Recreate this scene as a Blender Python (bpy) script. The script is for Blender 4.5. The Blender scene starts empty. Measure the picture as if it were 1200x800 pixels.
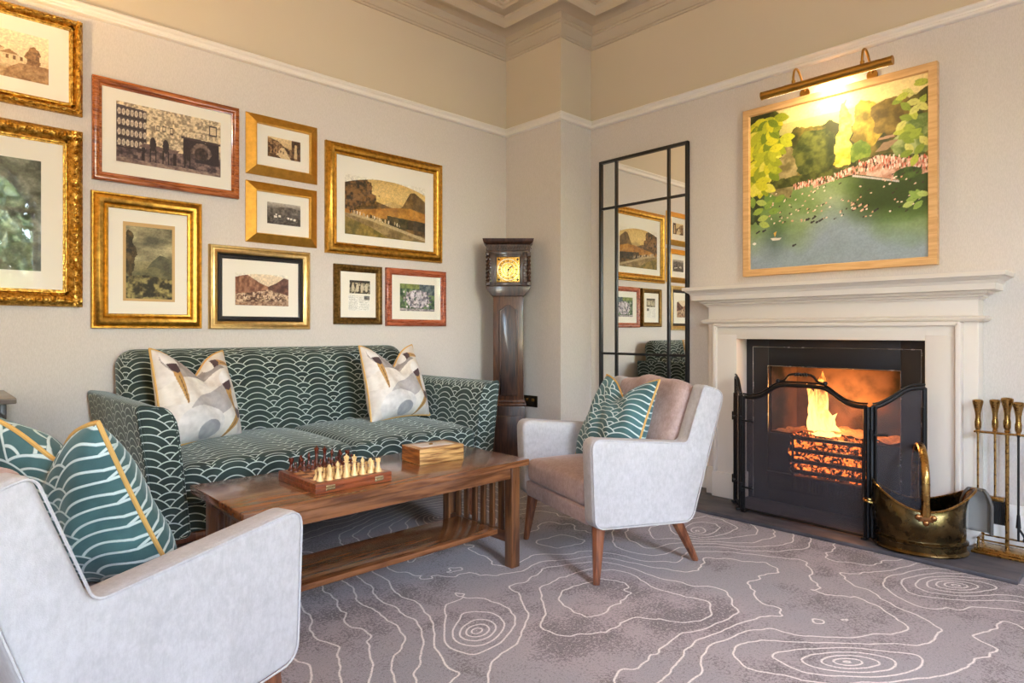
import bpy, bmesh, math, random
import numpy as np
from mathutils import Vector, Matrix
rng = random.Random(7)
PI = math.pi
SC = bpy.context.scene
COL = SC.collection

# ------------------------------------------------------------------ node helpers
class E:
    """a float socket in a node tree; arithmetic on it adds Math nodes"""
    def __init__(s, nt, v): s.nt, s.v = nt, v
    def m(s, op, *a, clamp=False):
        n = s.nt.nodes.new('ShaderNodeMath'); n.operation = op; n.use_clamp = clamp
        for i, q in enumerate((s,) + a):
            if isinstance(q, E): q = q.v
            if isinstance(q, (int, float)): n.inputs[i].default_value = q
            else: s.nt.links.new(q, n.inputs[i])
        return E(s.nt, n.outputs[0])
    def __add__(s, o): return s.m('ADD', o)
    __radd__ = __add__
    def __sub__(s, o): return s.m('SUBTRACT', o)
    def __rsub__(s, o): return E(s.nt, float(o)).m('SUBTRACT', s)
    def __mul__(s, o): return s.m('MULTIPLY', o)
    __rmul__ = __mul__
    def __truediv__(s, o): return s.m('DIVIDE', o)
    def floor(s): return s.m('FLOOR')
    def ceil(s): return s.m('CEIL')
    def abs(s): return s.m('ABSOLUTE')
    def sqrt(s): return s.m('SQRT')
    def exp(s): return s.m('EXPONENT')
    def sin(s): return s.m('SINE')
    def lt(s, o): return s.m('LESS_THAN', o)
    def gt(s, o): return s.m('GREATER_THAN', o)
    def mx(s, o): return s.m('MAXIMUM', o)
    def mn(s, o): return s.m('MINIMUM', o)
    def fmod(s, o): return s.m('FLOORED_MODULO', o)
    def step(s, a, b):
        """smoothstep a->b gives 0->1"""
        n = s.nt.nodes.new('ShaderNodeMapRange'); n.interpolation_type = 'SMOOTHSTEP'
        s.nt.links.new(s.v, n.inputs[0])
        for i, q in ((1, a), (2, b)):
            if isinstance(q, E): s.nt.links.new(q.v, n.inputs[i])
            else: n.inputs[i].default_value = q
        return E(s.nt, n.outputs[0])
    def sel(s, a, b):
        """s is 0/1: a where 1 else b"""
        return b + s * (a - b)

class Mat:
    def __init__(s, name, rough=.5, metal=0., color=(.5, .5, .5), sheen=0., coat=0., spec=.5):
        s.m = bpy.data.materials.new(name); s.m.use_nodes = True
        s.nt = s.m.node_tree; s.b = s.nt.nodes['Principled BSDF']
        s.out = s.nt.nodes['Material Output']
        s.set('Roughness', rough); s.set('Metallic', metal); s.color(color); s.set('Specular IOR Level', spec)
        if sheen:
            s.set('Sheen Weight', sheen * .7); s.set('Sheen Roughness', .45)
        if coat:
            s.set('Coat Weight', coat); s.set('Coat Roughness', .12)
    def N(s, t, **k):
        n = s.nt.nodes.new('ShaderNode' + t)
        for a, b in k.items(): setattr(n, a, b)
        return n
    def L(s, a, b): s.nt.links.new(a, b)
    def set(s, k, v):
        i = s.b.inputs[k]
        if isinstance(v, E): v = v.v
        if isinstance(v, (int, float, tuple)): i.default_value = v
        else: s.L(v, i)
    def color(s, c):
        if isinstance(c, tuple): s.b.inputs['Base Color'].default_value = (*c[:3], 1)
        else: s.L(c, s.b.inputs['Base Color'])
    def coord(s, kind='Object', scale=(1, 1, 1), rot=(0, 0, 0)):
        t = s.N('TexCoord'); mp = s.N('Mapping'); s.L(t.outputs[kind], mp.inputs[0])
        mp.inputs['Scale'].default_value = scale; mp.inputs['Rotation'].default_value = rot
        return mp.outputs[0]
    def noise(s, vec, scale=5., detail=3., rough=.5, dist=0., dim='3D'):
        n = s.N('TexNoise', noise_dimensions=dim)
        s.L(vec, n.inputs['Vector'])
        for k, v in (('Scale', scale), ('Detail', detail), ('Roughness', rough), ('Distortion', dist)): n.inputs[k].default_value = v
        return E(s.nt, n.outputs[0])
    def voro(s, vec, scale=5., feature='F1', rnd=1.):
        n = s.N('TexVoronoi', feature=feature); s.L(vec, n.inputs['Vector'])
        n.inputs['Scale'].default_value = scale; n.inputs['Randomness'].default_value = rnd
        return E(s.nt, n.outputs['Distance'])
    def mix(s, f, a, b):
        n = s.N('Mix', data_type='RGBA')
        for i, q in ((0, f), (6, a), (7, b)):
            if isinstance(q, E): q = q.v
            if isinstance(q, (int, float)): n.inputs[i].default_value = q
            elif isinstance(q, tuple): n.inputs[i].default_value = (*q[:3], 1)
            else: s.L(q, n.inputs[i])
        return n.outputs[2]
    def bump(s, h, dist=.002, strength=1.):
        n = s.N('Bump'); n.inputs['Distance'].default_value = dist; n.inputs['Strength'].default_value = strength
        s.L(h.v, n.inputs['Height']); s.L(n.outputs[0], s.b.inputs['Normal'])
    def sep(s, vec):
        n = s.N('SeparateXYZ'); s.L(vec, n.inputs[0]); return [E(s.nt, o) for o in n.outputs]
    def comb(s, x, y, z=0.):
        n = s.N('CombineXYZ')
        for i, q in enumerate((x, y, z)):
            if isinstance(q, E): s.L(q.v, n.inputs[i])
            else: n.inputs[i].default_value = q
        return n.outputs[0]

def srgb(r, g, b):
    f = lambda c: (c / 255 / 12.92) if c / 255 <= .04045 else ((c / 255 + .055) / 1.055) ** 2.4
    return (f(r), f(g), f(b))

def wood(name, dark, light, axis='x', rough=.35, scale=1., coat=.3, grain=30.):
    m = Mat(name, rough=rough, coat=coat)
    sc = {'x': (1.2, 12, 12), 'y': (12, 1.2, 12), 'z': (12, 12, 1.2)}[axis]
    v = m.coord('Object', tuple(q * scale for q in sc))
    a = m.noise(v, 3., 3., .5, .6); b = m.noise(v, grain / 3, 2., .5)
    f = (a * .75 + b * .25).step(.34, .66)
    m.color(m.mix(f, dark, light)); m.bump(b, .0004, .2)
    m.set('Roughness', rough + .12 * (b - .5))
    return m.m

def paint(name, c, rough=.5, var=.03):
    m = Mat(name, rough=rough); v = m.coord('Object')
    n = m.noise(v, 2.5, 4.); m.color(m.mix(n, tuple(q * (1 - var) for q in c), tuple(min(1, q * (1 + var)) for q in c)))
    g = m.noise(v, 350., 2.); m.bump(g, .0003, .35)
    return m.m

def metal(name, c, rough=.3, var=.25, scale=14.):
    m = Mat(name, rough=rough, metal=1.); v = m.coord('Object')
    n = m.noise(v, scale, 5., .6); m.color(m.mix(n.step(.3, .7), tuple(q * (1 - var) for q in c), c))
    m.set('Roughness', rough + .25 * (n - .5)); m.bump(n, .0008, .3)
    return m.m

def scallop(name, D, P, R, R2, base, line, lw=.0056):
    """rows of overlapping fans woven in pale thread on velvet; u,v in metres"""
    m = Mat(name, rough=.85, sheen=.45)
    u, v, _ = m.sep(m.coord('UV'))
    k0 = ((v - R - .012) / P).ceil(); c = .118 / .108 * R - R2
    lays = []
    for i in range(4):
        y = v - (k0 + float(i)) * P
        dx = (u + D / 2).fmod(D) - D / 2; dx2 = u.fmod(D) - D / 2
        d = (dx * dx + y * y).sqrt(); y2 = y - c; d2 = (dx2 * dx2 + y2 * y2).sqrt()
        lays.append((d.lt(R + lw / 2), (d - R).abs().mn((d - (R - P / 2)).abs())))
        lays.append((d2.lt(R2 + lw / 2), (d2 - R2).abs().mn((d2 - R2 * .56).abs())))
    val = lays[-1][1]
    for inside, q in reversed(lays[:-1]): val = inside.sel(q, val)
    nv = m.coord('Object'); n = m.noise(nv, 7., 4., .6); f = m.noise(nv, 420., 2.)
    msk = 1. - val.step(lw * .3, lw * .68)
    bc = m.mix(n.step(.3, .75), base, tuple(min(1, q * 1.7 + .004) for q in base))
    lc = m.mix(f, tuple(q * .75 for q in line), line)
    m.color(m.mix(msk, bc, lc))
    m.set("Sheen Tint", (.75, .9, .88, 1)); m.bump(msk * 1.2 + f * .5, .0012, .5)
    return m.m

def velvet(name, c, c2, sheen=.5, tint=(1, 1, 1)):
    m = Mat(name, rough=.8, sheen=sheen); v = m.coord('Object')
    a = m.noise(v, 5., 5., .65, .5); b = m.noise(v, 38., 4., .7); f = m.noise(v, 500., 1.)
    g = m.noise(m.coord('Object', (1, 1, .4)), 130., 3., .7)
    m.color(m.mix((a * .3 + b * .35 + g * .35).step(.3, .7), c, c2)); m.set('Sheen Tint', (*tint, 1))
    m.bump(f + b * .6, .0012, .4)
    return m.m

# ------------------------------------------------------------------ mesh helpers
def link(o, parent=None):
    COL.objects.link(o)
    if parent is not None: o.parent = parent
    return o

def mesh_obj(name, verts, faces, mat, parent=None, uv=None, smooth=True, mats=None, fmat=None, auto=True, loc=None, recalc=True):
    me = bpy.data.meshes.new(name); me.from_pydata([tuple(v) for v in verts], [], [tuple(f) for f in faces])
    for mm in (mats or [mat]): me.materials.append(getattr(mm, 'm', mm) if isinstance(mm, Mat) else mm)
    if fmat is not None: me.polygons.foreach_set('material_index', np.array(fmat, dtype=np.int32))
    if uv is not None:
        lay = me.uv_layers.new(name='UVMap'); flat = []
        for f, q in zip(faces, uv):
            for p in q: flat += [p[0], p[1]]
        lay.data.foreach_set('uv', np.array(flat, dtype=np.float32))
    me.update()
    if recalc:
        bm = bmesh.new(); bm.from_mesh(me); bmesh.ops.recalc_face_normals(bm, faces=bm.faces); bm.to_mesh(me); bm.free()
    if smooth:
        me.polygons.foreach_set('use_smooth', np.ones(len(me.polygons), dtype=bool))
        if auto: sharp_edges(me, 38)
    o = bpy.data.objects.new(name, me)
    if loc is not None: o.location = loc
    return link(o, parent)

def sharp_edges(me, deg):
    bm = bmesh.new(); bm.from_mesh(me); t = math.radians(deg)
    for e in bm.edges:
        if len(e.link_faces) == 2 and e.calc_face_angle(0) > t: e.smooth = False
    bm.to_mesh(me); bm.free()

class MB:
    """collects shapes that make ONE mesh"""
    def __init__(s): s.v, s.f, s.uv, s.mi = [], [], [], []; s.M = Matrix.Identity(4)
    def add(s, v, f, uv=None, mi=0):
        o = len(s.v); s.v += [tuple(s.M @ Vector(p)) for p in v]
        for i, q in enumerate(f):
            s.f.append(tuple(o + j for j in q)); s.mi.append(mi)
            if uv is not None: s.uv.append(uv[i])
            else:
                s.uv.append(boxuv([v[j] for j in q]))
        return s
    def box(s, a, b, r=0., mi=0, seg=2):
        a, b = [min(p, q) for p, q in zip(a, b)], [max(p, q) for p, q in zip(a, b)]
        c = [(p + q) / 2 for p, q in zip(a, b)]; d = [q - p for p, q in zip(a, b)]
        v, f, uv = rbox(d, r, seg if r > 0 else 0)
        return s.add([(p[0] + c[0], p[1] + c[1], p[2] + c[2]) for p in v], f, uv, mi)
    def tube(s, pts, r, n=8, caps=True, closed=False, mi=0):
        v, f = tube(pts, r, n, caps, closed); return s.add(v, f, None, mi)
    def lathe(s, prof, n=20, c=(0, 0, 0), mi=0, sx=1., sy=1.):
        v, f = lathe(prof, n); return s.add([(p[0] * sx + c[0], p[1] * sy + c[1], p[2] + c[2]) for p in v], f, None, mi)
    def sweep(s, path, prof, closed=False, mi=0):
        v, f = sweep2d(path, prof, closed); return s.add(v, f, None, mi)
    def prism(s, poly, d0, d1, axis='y', r=0., mi=0):
        v, f = prism(poly, d0, d1, axis, r); return s.add(v, f, None, mi)
    def sphere(s, c, r, n=10, mi=0, sc=(1, 1, 1)):
        pr = [(r * math.sin(PI * i / n), -r * math.cos(PI * i / n)) for i in range(n + 1)]
        v, f = lathe(pr, 2 * n); return s.add([(p[0] * sc[0] + c[0], p[1] * sc[1] + c[1], p[2] * sc[2] + c[2]) for p in v], f, None, mi)
    def obj(s, name, mat, parent=None, mats=None, smooth=True, loc=None):
        return mesh_obj(name, s.v, s.f, mat, parent, s.uv, smooth, mats, s.mi if mats else None, loc=loc)

def boxuv(ps):
    n = Vector((0, 0, 0)); 
    for i in range(len(ps)):
        a, b = ps[i], ps[(i + 1) % len(ps)]
        n += Vector(((a[1] - b[1]) * (a[2] + b[2]), (a[2] - b[2]) * (a[0] + b[0]), (a[0] - b[0]) * (a[1] + b[1])))
    k = max(range(3), key=lambda i: abs(n[i]))
    return [((p[1], p[2]), (p[0], p[2]), (p[0], p[1]))[k] for p in ps]

def rbox(d, r, seg=3, n=(1, 1, 1), warp=None):
    """box of size d with rounded edges; n = interior divisions per axis"""
    h = [q / 2 for q in d]; r = min([r] + [q * .999 for q in h])
    def line(i):
        if r <= 0: return [(-h[i] + 2 * h[i] * k / n[i]) for k in range(n[i] + 1)]
        a = [-h[i] + r * (1 - math.cos(PI / 2 * k / seg)) for k in range(seg)]
        inn = [(-h[i] + r) + 2 * (h[i] - r) * k / n[i] for k in range(n[i] + 1)]
        return a + inn + [-q for q in reversed(a)]
    ls = [line(i) for i in range(3)]
    vid, V, F, UV = {}, [], [], []
    def vert(p):
        key = tuple(round(q, 6) for q in p)
        if key not in vid:
            if r > 0:
                c = [max(-h[i] + r, min(h[i] - r, p[i])) for i in range(3)]
                e = [p[i] - c[i] for i in range(3)]; l = math.sqrt(sum(q * q for q in e))
                p = [c[i] + e[i] / l * r if l > 1e-9 else p[i] for i in range(3)]
            vid[key] = len(V); V.append(tuple(p))
        return vid[key]
    for ax in range(3):
        a, b = [(1, 2), (2, 0), (0, 1)][ax]
        for sg in (-1, 1):
            for i in range(len(ls[a]) - 1):
                for j in range(len(ls[b]) - 1):
                    q = []
                    for (ii, jj) in ((i, j), (i + 1, j), (i + 1, j + 1), (i, j + 1)):
                        p = [0, 0, 0]; p[ax] = sg * h[ax]; p[a] = ls[a][ii]; p[b] = ls[b][jj]; q.append(p)
                    if sg < 0: q.reverse()
                    ids = [vert(p) for p in q]
                    if len(set(ids)) < 3: continue
                    F.append(ids); UV.append([((p[1], p[2]), (p[0], p[2]), (p[0], p[1]))[ax] for p in q])
    if warp: V = [warp(*p) for p in V]
    return V, F, UV

def tube(pts, r, n=8, caps=True, closed=False):
    P = [Vector(p) for p in pts]; m = len(P)
    rr = r if isinstance(r, (list, tuple)) else [r] * m
    V, F = [], []; up = None
    for i in range(m):
        if closed: t = (P[(i + 1) % m] - P[i - 1])
        else: t = P[min(i + 1, m - 1)] - P[max(i - 1, 0)]
        t = t.normalized()
        if up is None:
            up = Vector((0, 0, 1)) if abs(t.z) < .9 else Vector((1, 0, 0))
        a = (up - t * up.dot(t)); a = a.normalized() if a.length > 1e-6 else t.orthogonal().normalized()
        b = t.cross(a); up = a
        for k in range(n):
            q = 2 * PI * k / n; V.append(tuple(P[i] + (a * math.cos(q) + b * math.sin(q)) * rr[i]))
    for i in range(m if closed else m - 1):
        for k in range(n):
            i2 = (i + 1) % m; F.append((i * n + k, i * n + (k + 1) % n, i2 * n + (k + 1) % n, i2 * n + k))
    if caps and not closed:
        F.append(tuple(reversed(range(n)))); F.append(tuple((m - 1) * n + k for k in range(n)))
    return V, F

def lathe(prof, n=20):
    V, F, rows = [], [], []
    for r, z in prof:
        if r < 1e-6: rows.append([len(V)] * n); V.append((0, 0, z))
        else:
            rows.append([len(V) + k for k in range(n)])
            V += [(r * math.cos(2 * PI * k / n), r * math.sin(2 * PI * k / n), z) for k in range(n)]
    for a, b in zip(rows, rows[1:]):
        for k in range(n):
            q = [a[k], a[(k + 1) % n], b[(k + 1) % n], b[k]]; u = []
            for x in q:
                if x not in u: u.append(x)
            if len(u) > 2: F.append(tuple(u))
    if prof[0][0] > 1e-6: F.append(tuple(reversed(rows[0])))
    if prof[-1][0] > 1e-6: F.append(tuple(rows[-1]))
    return V, F

def sweep2d(path, prof, closed=False):
    """profile (d, z): d is measured to the right of the path"""
    n = len(path); V, F = [], []; mit = []
    for i in range(n):
        p = Vector(path[i])
        def nrm(a, b):
            t = (Vector(b) - Vector(a)).normalized(); return Vector((t.y, -t.x))
        ns = []
        if closed or i > 0: ns.append(nrm(path[i - 1], path[i]))
        if closed or i < n - 1: ns.append(nrm(path[i], path[(i + 1) % n]))
        if len(ns) == 2:
            m = ns[0] + ns[1]; m = m / (m.dot(ns[0]))
        else: m = ns[0]
        mit.append(m)
    k = len(prof)
    for i in range(n):
        for d, z in prof:
            q = Vector(path[i]) + mit[i] * d; V.append((q.x, q.y, z))
    for i in range(n if closed else n - 1):
        j = (i + 1) % n
        for a in range(k if True else k - 1):
            b = (a + 1) % k; F.append((i * k + a, i * k + b, j * k + b, j * k + a))
    if not closed:
        F.append(tuple(reversed(range(k)))); F.append(tuple((n - 1) * k + a for a in range(k)))
    return V, F

def prism(poly, d0, d1, axis='y', r=0.):
    """polygon (a, b) extruded along axis from d0 to d1; r chamfers both outlines"""
    k = len(poly); V, F = [], []
    def put(a, b, d): return {'y': (a, d, b), 'x': (d, a, b), 'z': (a, b, d)}[axis]
    def inset(t):
        out = []
        for i in range(k):
            p0, p1, p2 = Vector(poly[i - 1]), Vector(poly[i]), Vector(poly[(i + 1) % k])
            t1, t2 = (p1 - p0).normalized(), (p2 - p1).normalized()
            n1, n2 = Vector((-t1.y, t1.x)), Vector((-t2.y, t2.x)); m = n1 + n2
            m = m / max(.35, m.dot(n1)); out.append(p1 + m * t * area)
        return out
    area = 1 if sum(poly[i - 1][0] * poly[i][1] - poly[i][0] * poly[i - 1][1] for i in range(k)) > 0 else -1
    if r > 0:
        s = 1 if d1 > d0 else -1; steps = [0, .3, .7, 1.]
        rings = [(r * (1 - math.sin(PI / 2 * q)), d0 + s * r * (1 - math.cos(PI / 2 * q))) for q in steps]
        rings += [(a, d1 - (d - d0)) for a, d in reversed(rings)]
    else: rings = [(0, d0), (0, d1)]
    for t, d in rings:
        V += [put(p[0], p[1], d) for p in (inset(t) if t else poly)]
    for j in range(len(rings) - 1):
        for i in range(k):
            i2 = (i + 1) % k; F.append((j * k + i, j * k + i2, (j + 1) * k + i2, (j + 1) * k + i))
    F.append(tuple(reversed(range(k)))); F.append(tuple((len(rings) - 1) * k + i for i in range(k)))
    return V, F

def smooth_poly(pts, rad, n=5):
    """round the corners of a polygon; rad is a number or one radius per corner"""
    out = []; k = len(pts)
    for i in range(k):
        p0, p, p2 = Vector(pts[i - 1]), Vector(pts[i]), Vector(pts[(i + 1) % k])
        r = rad[i] if isinstance(rad, (list, tuple)) else rad
        a = min(r, (p0 - p).length * .45); b = min(r, (p2 - p).length * .45)
        A = p + (p0 - p).normalized() * a; B = p + (p2 - p).normalized() * b
        for j in range(n + 1):
            t = j / n; q = A * (1 - t) ** 2 + p * 2 * t * (1 - t) + B * t * t; out.append((q.x, q.y))
    return out

def curve(ctrl, n=8):
    """Catmull-Rom through points"""
    P = [Vector(p) for p in ctrl]; out = []
    for i in range(len(P) - 1):
        a, b, c, d = P[max(i - 1, 0)], P[i], P[i + 1], P[min(i + 2, len(P) - 1)]
        for k in range(n):
            t = k / n
            out.append(.5 * ((2 * b) + (c - a) * t + (2 * a - 5 * b + 4 * c - d) * t * t + (3 * b - a - 3 * c + d) * t ** 3))
    out.append(P[-1]); return [tuple(p) for p in out]

def thing(name, label, cat, loc=(0, 0, 0), rz=0., group=None):
    o = bpy.data.objects.new(name, None); o.empty_display_size = .1; COL.objects.link(o)
    o.location = loc; o.rotation_euler = (0, 0, rz); return tag(o, label, cat, group)
def tag(o, label, cat, group=None):
    o['label'] = label; o['category'] = cat
    if group: o['group'] = group
    return o
def struct(o): o['kind'] = 'structure'; return o
def copy_tree(o, parent=None):
    c = o.copy(); COL.objects.link(c)
    if parent is not None: c.parent = parent
    for ch in list(o.children): copy_tree(ch, c)
    return c
# ------------------------------------------------------------------ printed and painted pictures
class Art:
    """a small raster painter; the result becomes a grid mesh that carries its own print colours"""
    def __init__(s, nx, ny, asp, seed=0):
        s.nx, s.ny, s.asp, s.seed, s.grain = nx, ny, asp, seed, 1.
        u = np.linspace(0, 1, nx + 1); v = np.linspace(0, 1, ny + 1)
        s.U, s.V = np.meshgrid(u, v); s.C = np.zeros(s.U.shape + (3,)); s.a = s.U * asp
    def noise(s, scale, octv=4, seed=0, sx=1., sy=1.):
        r = np.zeros_like(s.U); amp = 1.; tot = 0.
        for o in range(octv):
            g = np.random.default_rng(seed * 131 + o + s.seed * 977).random((96, 96))
            x = s.a * scale * sx * 2 ** o; y = s.V * scale * sy * 2 ** o
            xi = np.floor(x).astype(int); yi = np.floor(y).astype(int); fx = x - xi; fy = y - yi
            fx = fx * fx * (3 - 2 * fx); fy = fy * fy * (3 - 2 * fy)
            q = lambda i, j: g[(yi + j) % 96, (xi + i) % 96]
            r += amp * ((q(0, 0) * (1 - fx) + q(1, 0) * fx) * (1 - fy) + (q(0, 1) * (1 - fx) + q(1, 1) * fx) * fy)
            tot += amp; amp *= .55
        return r / tot
    def fill(s, mask, c, k=1.):
        c = np.array(c, float); m = (np.asarray(mask, float) * k)[..., None]
        s.C = s.C * (1 - m) + m * c
    def grad(s, stops, t=None):
        t = s.V if t is None else t; p = [q[0] for q in stops]
        s.C = np.stack([np.interp(t, p, [q[1][i] for q in stops]) for i in range(3)], -1)
    def rough(s, mask_fn, amp=.03, scale=14, seed=50):
        """evaluate a mask with ragged, leafy edges"""
        U, V = s.U, s.V; s.U = U + (s.noise(scale, 3, seed) - .5) * amp * 2; s.V = V + (s.noise(scale, 3, seed + 1) - .5) * amp * 2
        m = mask_fn(); s.U, s.V = U, V; return m
    def poly(s, pts):
        m = np.zeros(s.U.shape, bool); k = len(pts)
        for i in range(k):
            (x1, y1), (x2, y2) = pts[i - 1], pts[i]
            c = ((y1 > s.V) != (y2 > s.V)); 
            if y1 != y2: m ^= c & (s.U < (x2 - x1) * (s.V - y1) / (y2 - y1) + x1)
        return m
    def ell(s, cx, cy, rx, ry, rot=0.):
        dx = (s.U - cx) * s.asp; dy = s.V - cy; c, q = math.cos(rot), math.sin(rot)
        return ((dx * c + dy * q) / (rx * s.asp)) ** 2 + ((-dx * q + dy * c) / ry) ** 2 < 1
    def under(s, pts):
        return s.V < np.interp(s.U, [p[0] for p in pts], [p[1] for p in pts])
    def texture(s, mask, lo, hi, scale, seed=0, octv=4, sx=1., sy=1., c=(.3, .7)):
        n = np.clip((s.noise(scale, octv, seed, sx, sy) - c[0]) / (c[1] - c[0]), 0, 1)[..., None]
        col = np.array(lo, float) * (1 - n) + np.array(hi, float) * n
        m = np.asarray(mask, float)[..., None]; s.C = s.C * (1 - m) + col * m
    def obj(s, name, x0, x1, z0, z1, y, mat, parent):
        w = s.nx + 1
        X = x0 + s.U * (x1 - x0); Z = z0 + s.V * (z1 - z0)
        g = s.noise(s.ny * .45, 2, 77)[..., None]; g2 = s.noise(26, 3, 78)[..., None]
        s.C = s.C * (1 + s.grain * (.28 * g + .16 * g2 - .22))
        V = np.stack([X, np.full_like(X, y), Z], -1).reshape(-1, 3)
        i = np.arange(s.nx * s.ny); r = (i // s.nx) * w + i % s.nx
        F = np.stack([r, r + 1, r + w + 1, r + w], -1)
        me = bpy.data.meshes.new(name)
        me.vertices.add(len(V)); me.vertices.foreach_set('co', V.astype(np.float32).ravel())
        me.loops.add(len(F) * 4); me.loops.foreach_set('vertex_index', F.astype(np.int32).ravel())
        me.polygons.add(len(F)); me.polygons.foreach_set('loop_start', (np.arange(len(F)) * 4).astype(np.int32))
        me.materials.append(mat); me.update(calc_edges=True)
        paint_attr(me, s.C.reshape(-1, 3))
        o = bpy.data.objects.new(name, me); return link(o, parent)

def paint_attr(me, C):
    c = np.clip(C, 0, 255) / 255.
    lin = np.where(c <= .04045, c / 12.92, ((c + .055) / 1.055) ** 2.4)
    at = me.color_attributes.new('ink', 'FLOAT_COLOR', 'POINT')
    at.data.foreach_set('color', np.concatenate([lin, np.ones((len(lin), 1))], 1).astype(np.float32).ravel())

def ink_mat(name, rough=.7, sheen=0.):
    m = Mat(name, rough=rough, sheen=sheen); a = m.N('Attribute'); a.attribute_name = 'ink'; m.color(a.outputs['Color'])
    return m

def sepia_town(A):
    A.grad([(0, (196, 165, 120)), (.25, (205, 178, 135)), (.5, (238, 215, 175)), (1, (244, 226, 192))])
    A.texture(A.under([(0, .25), (.4, .2), (.7, .22), (1, .3)]), (176, 142, 98), (222, 196, 152), 9, 1, sx=.5)
    for x0, x1, y0, y1, c in ((0, .22, .25, .62, (222, 196, 150)), (.2, .42, .28, .55, (230, 206, 164)), (.4, .62, .25, .6, (214, 184, 138)), (.6, .74, .27, .5, (224, 200, 156))):
        A.fill(A.poly([(x0, y0), (x1, y0), (x1, y1), (x0, y1)]), c)
        A.fill(A.poly([(x0 - .01, y1), (x1 + .01, y1), ((x0 + x1) / 2, y1 + .1)]), (160, 122, 80))
        for k in range(3):
            u = x0 + .04 + k * .06; A.fill(A.poly([(u, y0 + .12), (u + .022, y0 + .12), (u + .022, y0 + .2), (u, y0 + .2)]), (120, 88, 58))
    A.texture(A.rough(lambda: A.ell(.87, .5, .06, .26)), (112, 80, 50), (168, 128, 84), 26, 2)
    A.texture(A.under([(0, .1), (.6, .12), (.75, .34), (1, .36)]) & (A.U > .62), (136, 100, 64), (184, 148, 104), 14, 3)

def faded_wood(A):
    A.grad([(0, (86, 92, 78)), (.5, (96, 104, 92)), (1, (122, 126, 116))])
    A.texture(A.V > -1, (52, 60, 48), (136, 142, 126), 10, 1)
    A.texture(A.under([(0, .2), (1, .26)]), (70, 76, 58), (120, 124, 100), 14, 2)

def cottage_kitchen(A):
    A.texture(A.V > -1, (150, 132, 108), (226, 206, 168), 30, 1, 2, c=(.35, .6))
    A.texture(A.under([(0, .42), (.2, .35), (.5, .3), (1, .33)]), (58, 46, 52), (142, 118, 108), 18, 2, 3)
    A.fill(A.poly([(0, .28), (.27, .25), (.27, .92), (0, .95)]), (70, 58, 62))
    for r in range(4):
        y = .84 - r * .17
        A.fill(A.poly([(0, y - .085), (.27, y - .095), (.27, y - .075), (0, y - .065)]), (44, 34, 40))
        for k in range(7): A.fill(A.ell(.025 + k * .038, y, .015, .055), (206, 190, 166)); A.fill(A.ell(.025 + k * .038, y, .008, .028), (168, 150, 132))
    for x, y, w, h in ((.36, .62, .03, .06), (.42, .63, .03, .06), (.49, .61, .03, .07)):
        A.fill(A.poly([(x, y), (x + w, y), (x + w, y + h * 1.6), (x, y + h * 1.6)]), (56, 44, 48)); A.fill(A.poly([(x + .005, y + .02), (x + w - .005, y + .02), (x + w - .005, y + h * 1.35), (x + .005, y + h * 1.35)]), (214, 196, 162))
    A.fill(A.poly([(.62, .2), (.98, .18), (.98, .56), (.62, .58)]), (48, 38, 44)); A.texture(A.rough(lambda: A.ell(.8, .4, .1, .15), .02), (70, 56, 54), (140, 118, 104), 20, 8); A.texture(A.ell(.8, .36, .07, .11), (34, 26, 30), (86, 66, 60), 26, 9); A.texture(A.poly([(.62, .12), (.74, .12), (.73, .34), (.63, .32)]), (40, 32, 36), (110, 92, 88), 18, 10)
    A.fill(A.poly([(.6, .58), (1, .56), (1, .6), (.6, .62)]), (66, 52, 54))
    for k in range(6): A.fill(A.ell(.64 + k * .065, .65, .012, .035), (196, 178, 150))
    A.fill(A.poly([(.88, .72), (.96, .72), (.96, .9), (.88, .9)]), (60, 48, 50)); A.fill(A.poly([(.89, .74), (.95, .74), (.95, .88), (.89, .88)]), (208, 186, 150))
    A.fill(A.poly([(.2, .3), (.55, .27), (.58, .34), (.24, .37)]), (110, 88, 84)); A.fill(A.poly([(.22, .05), (.25, .05), (.26, .3), (.23, .3)]), (38, 28, 36)); A.fill(A.poly([(.52, .04), (.55, .04), (.55, .28), (.52, .28)]), (38, 28, 36))
    for x in (.33, .45, .66): A.fill(A.ell(x, .38, .03, .12), (46, 36, 42)); A.fill(A.poly([(x - .03, .05), (x - .022, .05), (x - .016, .3), (x - .03, .3)]), (34, 26, 32)); A.fill(A.poly([(x + .022, .05), (x + .03, .05), (x + .03, .3), (x + .018, .3)]), (34, 26, 32))
    A.texture(A.under([(0, .08), (1, .06)]), (96, 78, 78), (170, 146, 128), 12, 5)

def mountain_engraving(A):
    A.grad([(0, (96, 92, 62)), (.35, (128, 122, 84)), (.6, (168, 160, 118)), (.75, (148, 142, 106)), (1, (104, 100, 76))])
    A.texture(A.V > .52, (92, 90, 70), (188, 178, 136), 4, 1, 5, sx=.8, sy=1.8)
    A.texture(A.under([(.3, .3), (.55, .52), (.72, .62), (.85, .6), (1, .55)]) & (A.U > .3), (78, 80, 60), (110, 108, 80), 12, 2)
    A.texture(A.under([(0, .4), (.3, .38), (.6, .46), (1, .36)]), (84, 84, 58), (120, 116, 80), 10, 3)
    A.texture(A.under([(0, .3), (.4, .33), (1, .28)]), (46, 44, 26), (164, 152, 92), 16, 4, c=(.35, .65))
    A.texture(A.rough(lambda: A.ell(.06, .62, .14, .34), .09, 9), (44, 40, 22), (110, 92, 52), 18, 5)

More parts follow.
